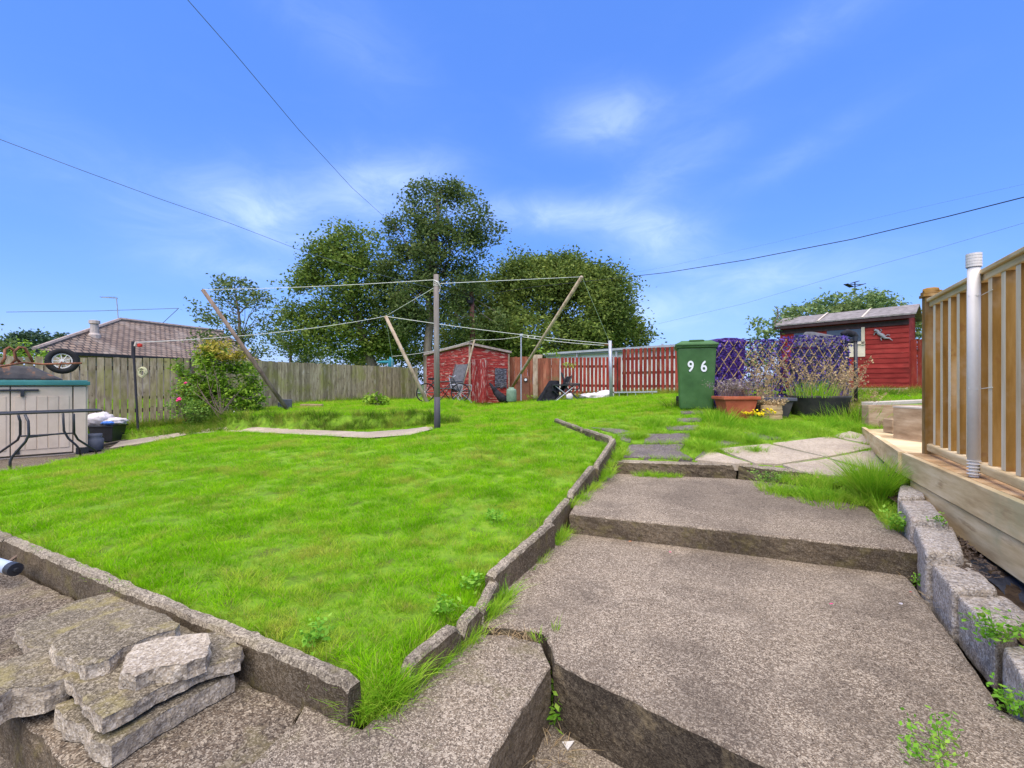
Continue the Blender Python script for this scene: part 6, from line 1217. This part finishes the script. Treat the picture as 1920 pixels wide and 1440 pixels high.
for pl in EXCL[:-1]:
    for i in range(len(pl)):
        a, b_ = pl[i], pl[(i + 1) % len(pl)]; L_ = math.hypot(a[0] - b_[0], a[1] - b_[1]); pale = EXCL.index(pl) < 6
        if not pale:
            for _ in range(int(L_ * 16)): t_ = random.random(); X_ = a[0] + (b_[0] - a[0]) * t_ + random.gauss(0, .02); Y_ = a[1] + (b_[1] - a[1]) * t_ + random.gauss(0, .02); pts.append((X_, Y_, gz(X_, Y_), random.uniform(.3, .75)))
for u, v, n, s in ((1350, 822, 150, .13), (1320, 843, 70, .09), (1365, 800, 80, .12), (1310, 838, 40, .06), (1440, 812, 100, .16), (1400, 828, 60, .09), (1500, 806, 90, .16), (1535, 815, 50, .1), (1580, 800, 60, .14), (1230, 795, 60, .12), (1195, 822, 30, .05), (1610, 806, 50, .08), (1425, 796, 60, .1), (1560, 790, 60, .14), (1345, 780, 60, .12), (1415, 848, 10, .04)):
    q = G(u, v); near(q.x, q.y, n, s, .5, 1.15)
instancer('verge_grass', pts, TUFT3)
# big tuft by the deck, weeds
b = MB(); c = Vector((2.95, 3.72, ZC - .95)); blades(b, c, 1500, .16, .42, .13, .62, .0045, (-.05, 0), seg=5, curl=.9); tag(b.build('grass_clump', 'longgrass'), 'big arching tuft of long grass at the end of the upper step by the deck', 'grass clump')
b = MB(); blades(b, Vector((2.6, 3.75, ZC - .98)), 280, .04, .11, .22, .9, .0045, seg=4); tag(b.build('long_grass', 'longgrass'), 'low spreading grass left of the big tuft on the upper step', 'plant')
def weed(u, v, z, n, hh, sp, leaf, label, nl=9, m='weedleaf', lean=.9): return stems_leaves('weed', PZ(u, v, z), int(n * 1.6), hh, sp * .7, leaf * 1.15, m, label, 'weed', nl * 2, group='small weeds', lean=lean)
weed(1050, 1352, -1.40, 6, .17, .06, .035, 'upright green weed in the corner between the lowest slab and the widest step', 12)
weed(1100, 995, -1.12, 5, .05, .1, .022, 'tiny weed at the foot of the upper step, near its left end', 8)
weed(1602, 1058, -1.13, 4, .07, .05, .025, 'tiny weed at the foot of the upper step, near its right end', 8)
weed(1735, 1420, -1.12, 4, .08, .15, .018, 'leafy weed at the bottom right on the widest step', 10); weed(1765, 1400, -1.12, 3, .11, .10, .017, 'smaller upright weed on the front step, beside the leafy one', 9)
weed(1870, 1200, -.99, 7, .10, .17, .022, 'leafy weed on the granite blocks near the right edge', 10); weed(1905, 1340, -1.12, 5, .09, .1, .02, 'weed at the foot of the nearest granite block', 9)
weed(1728, 1098, -1.13, 5, .08, .06, .018, 'weed in the corner between the upper step and the granite block', 9); weed(1765, 978, -.84, 3, .03, .08, .018, 'tiny weed on top of a granite block', 8)
weed(1690, 985, -.93, 8, .07, .15, .025, 'broad leaved weeds at the right end of the upper step', 9); weed(1445, 905, -.96, 8, .10, .3, .026, 'dark leaved weeds below the short kerb stone', 10, 'rose'); weed(1500, 905, -.96, 8, .09, .3, .022, 'brownish weeds beside the short kerb stone', 7, 'drygrass')
weed(1140, 1395, -1.40, 3, .10, .2, .016, 'thin trailing weed at the foot of the widest step', 6)
for (u, v, z, lb) in ((838, 1140, -1.05, 'broad leaved weed in the lawn by the sunken edging stones'), (885, 1095, -1.05, 'small leafy weed in the lawn by the straight edging stone'), (590, 1190, -1.03, 'flat leaved weed in the lawn beside the long front edging'), (925, 970, -.98, 'grey green weed patch in the lawn by the dark edging stone')):
    weed(u, v, z, 8, .03, .11, .026, lb, 4, lean=1.0)
b = MB(); blades(b, PZ(1040, 1185, -1.14), 22, .03, .09, .02, .5, .003); blades(b, PZ(1010, 1200, -1.14), 20, .02, .06, .03, .9, .003); tag(b.build('grass_sprig', 'longgrass'), 'sprig of grass growing from the crack between the two lower slabs', 'plant')
b = MB(); 
for u, v in ((905, 1183), (930, 1190), (955, 1196), (980, 1200), (1000, 1203)): blades(b, PZ(u, v, -1.15), 16, .015, .05, .02, 2.2, .003)
tag(b.build('dry_roots', 'drygrass'), 'dry straw caught in the crack between the two lower slabs', 'debris')
for u, v, z, n, lb in ((1480, 895, -.94, 60, 'dry straw among the weeds below the short kerb stone'), (1760, 1130, -1.12, 60, 'brown dead moss at the foot of the granite blocks'), (1700, 1075, -1.125, 40, 'brown dead moss in the corner beneath the upper step'), (1030, 1400, -1.39, 60, 'dead stalks at the foot of the lowest slab')):
    b = MB(); blades(b, PZ(u, v, z), n, .01, .05, .09, 2.4, .003); tag(b.build('dry_debris', 'drygrass'), lb, 'debris')
# litter
def litter(u, v, z, s, m, label, name, cat):
    b = MB(); c = PZ(u, v, z + .006); n = 7; vs = [c + Vector((math.cos(a * 6.283 / n) * s * random.uniform(.6, 1), math.sin(a * 6.283 / n) * s * random.uniform(.4, .7), random.uniform(0, s * .4))) for a in range(n)]; b.prism(vs, .0015); return tag(b.build(name, m), label, cat)
litter(1182, 1015, -1.118, .014, 'orangeleaf', 'small orange fallen leaf on the widest step below the upper step', 'fallen_leaf', 'leaf')
litter(1559, 1132, -1.118, .011, 'pink', 'bright pink petal in the middle of the widest step', 'petal', 'petal'); litter(1257, 1035, -1.118, .009, 'pink', 'faded pink petal near the back of the widest step', 'petal', 'petal')
litter(1708, 1110, -1.118, .008, 'redplastic', 'tiny red petal by the granite blocks', 'petal', 'petal'); litter(1689, 1132, -1.118, .012, 'bag', 'small white fleck on the right of the widest step', 'paper_scrap', 'litter')
b = MB(); c = PZ(1065, 1397, -1.395); b.prism([c + Vector((-.022, .012, .004)), c + Vector((.026, .014, .006)), c + Vector((-.004, -.022, 0))], .004); tag(b.build('china_shard', 'whiteplastic'), 'white triangular shard on the lower path', 'shard')
b = MB()
for _ in range(230):
    u = random.uniform(850, 1880); v = random.uniform(1030, 1420); z = -1.118; c = PZ(u, v, z)
    if inpoly(np.array([c.x]), np.array([c.y]), [(-.1, 2.2), (.2, 1.9), (.75, 1.4), (1.5, .8), (1.7, 1.5), (2.3, 2.7), (.43, 3.4)])[0]: s = random.uniform(.0015, .005); b.box(c, (s, s * random.uniform(.5, 1), s * .5), (0, 0, random.random() * 3))
tag(b.build('grit', 'soil'), kind='stuff')
for o in list(COL.objects):
    if '_w' in o: del o['_w']
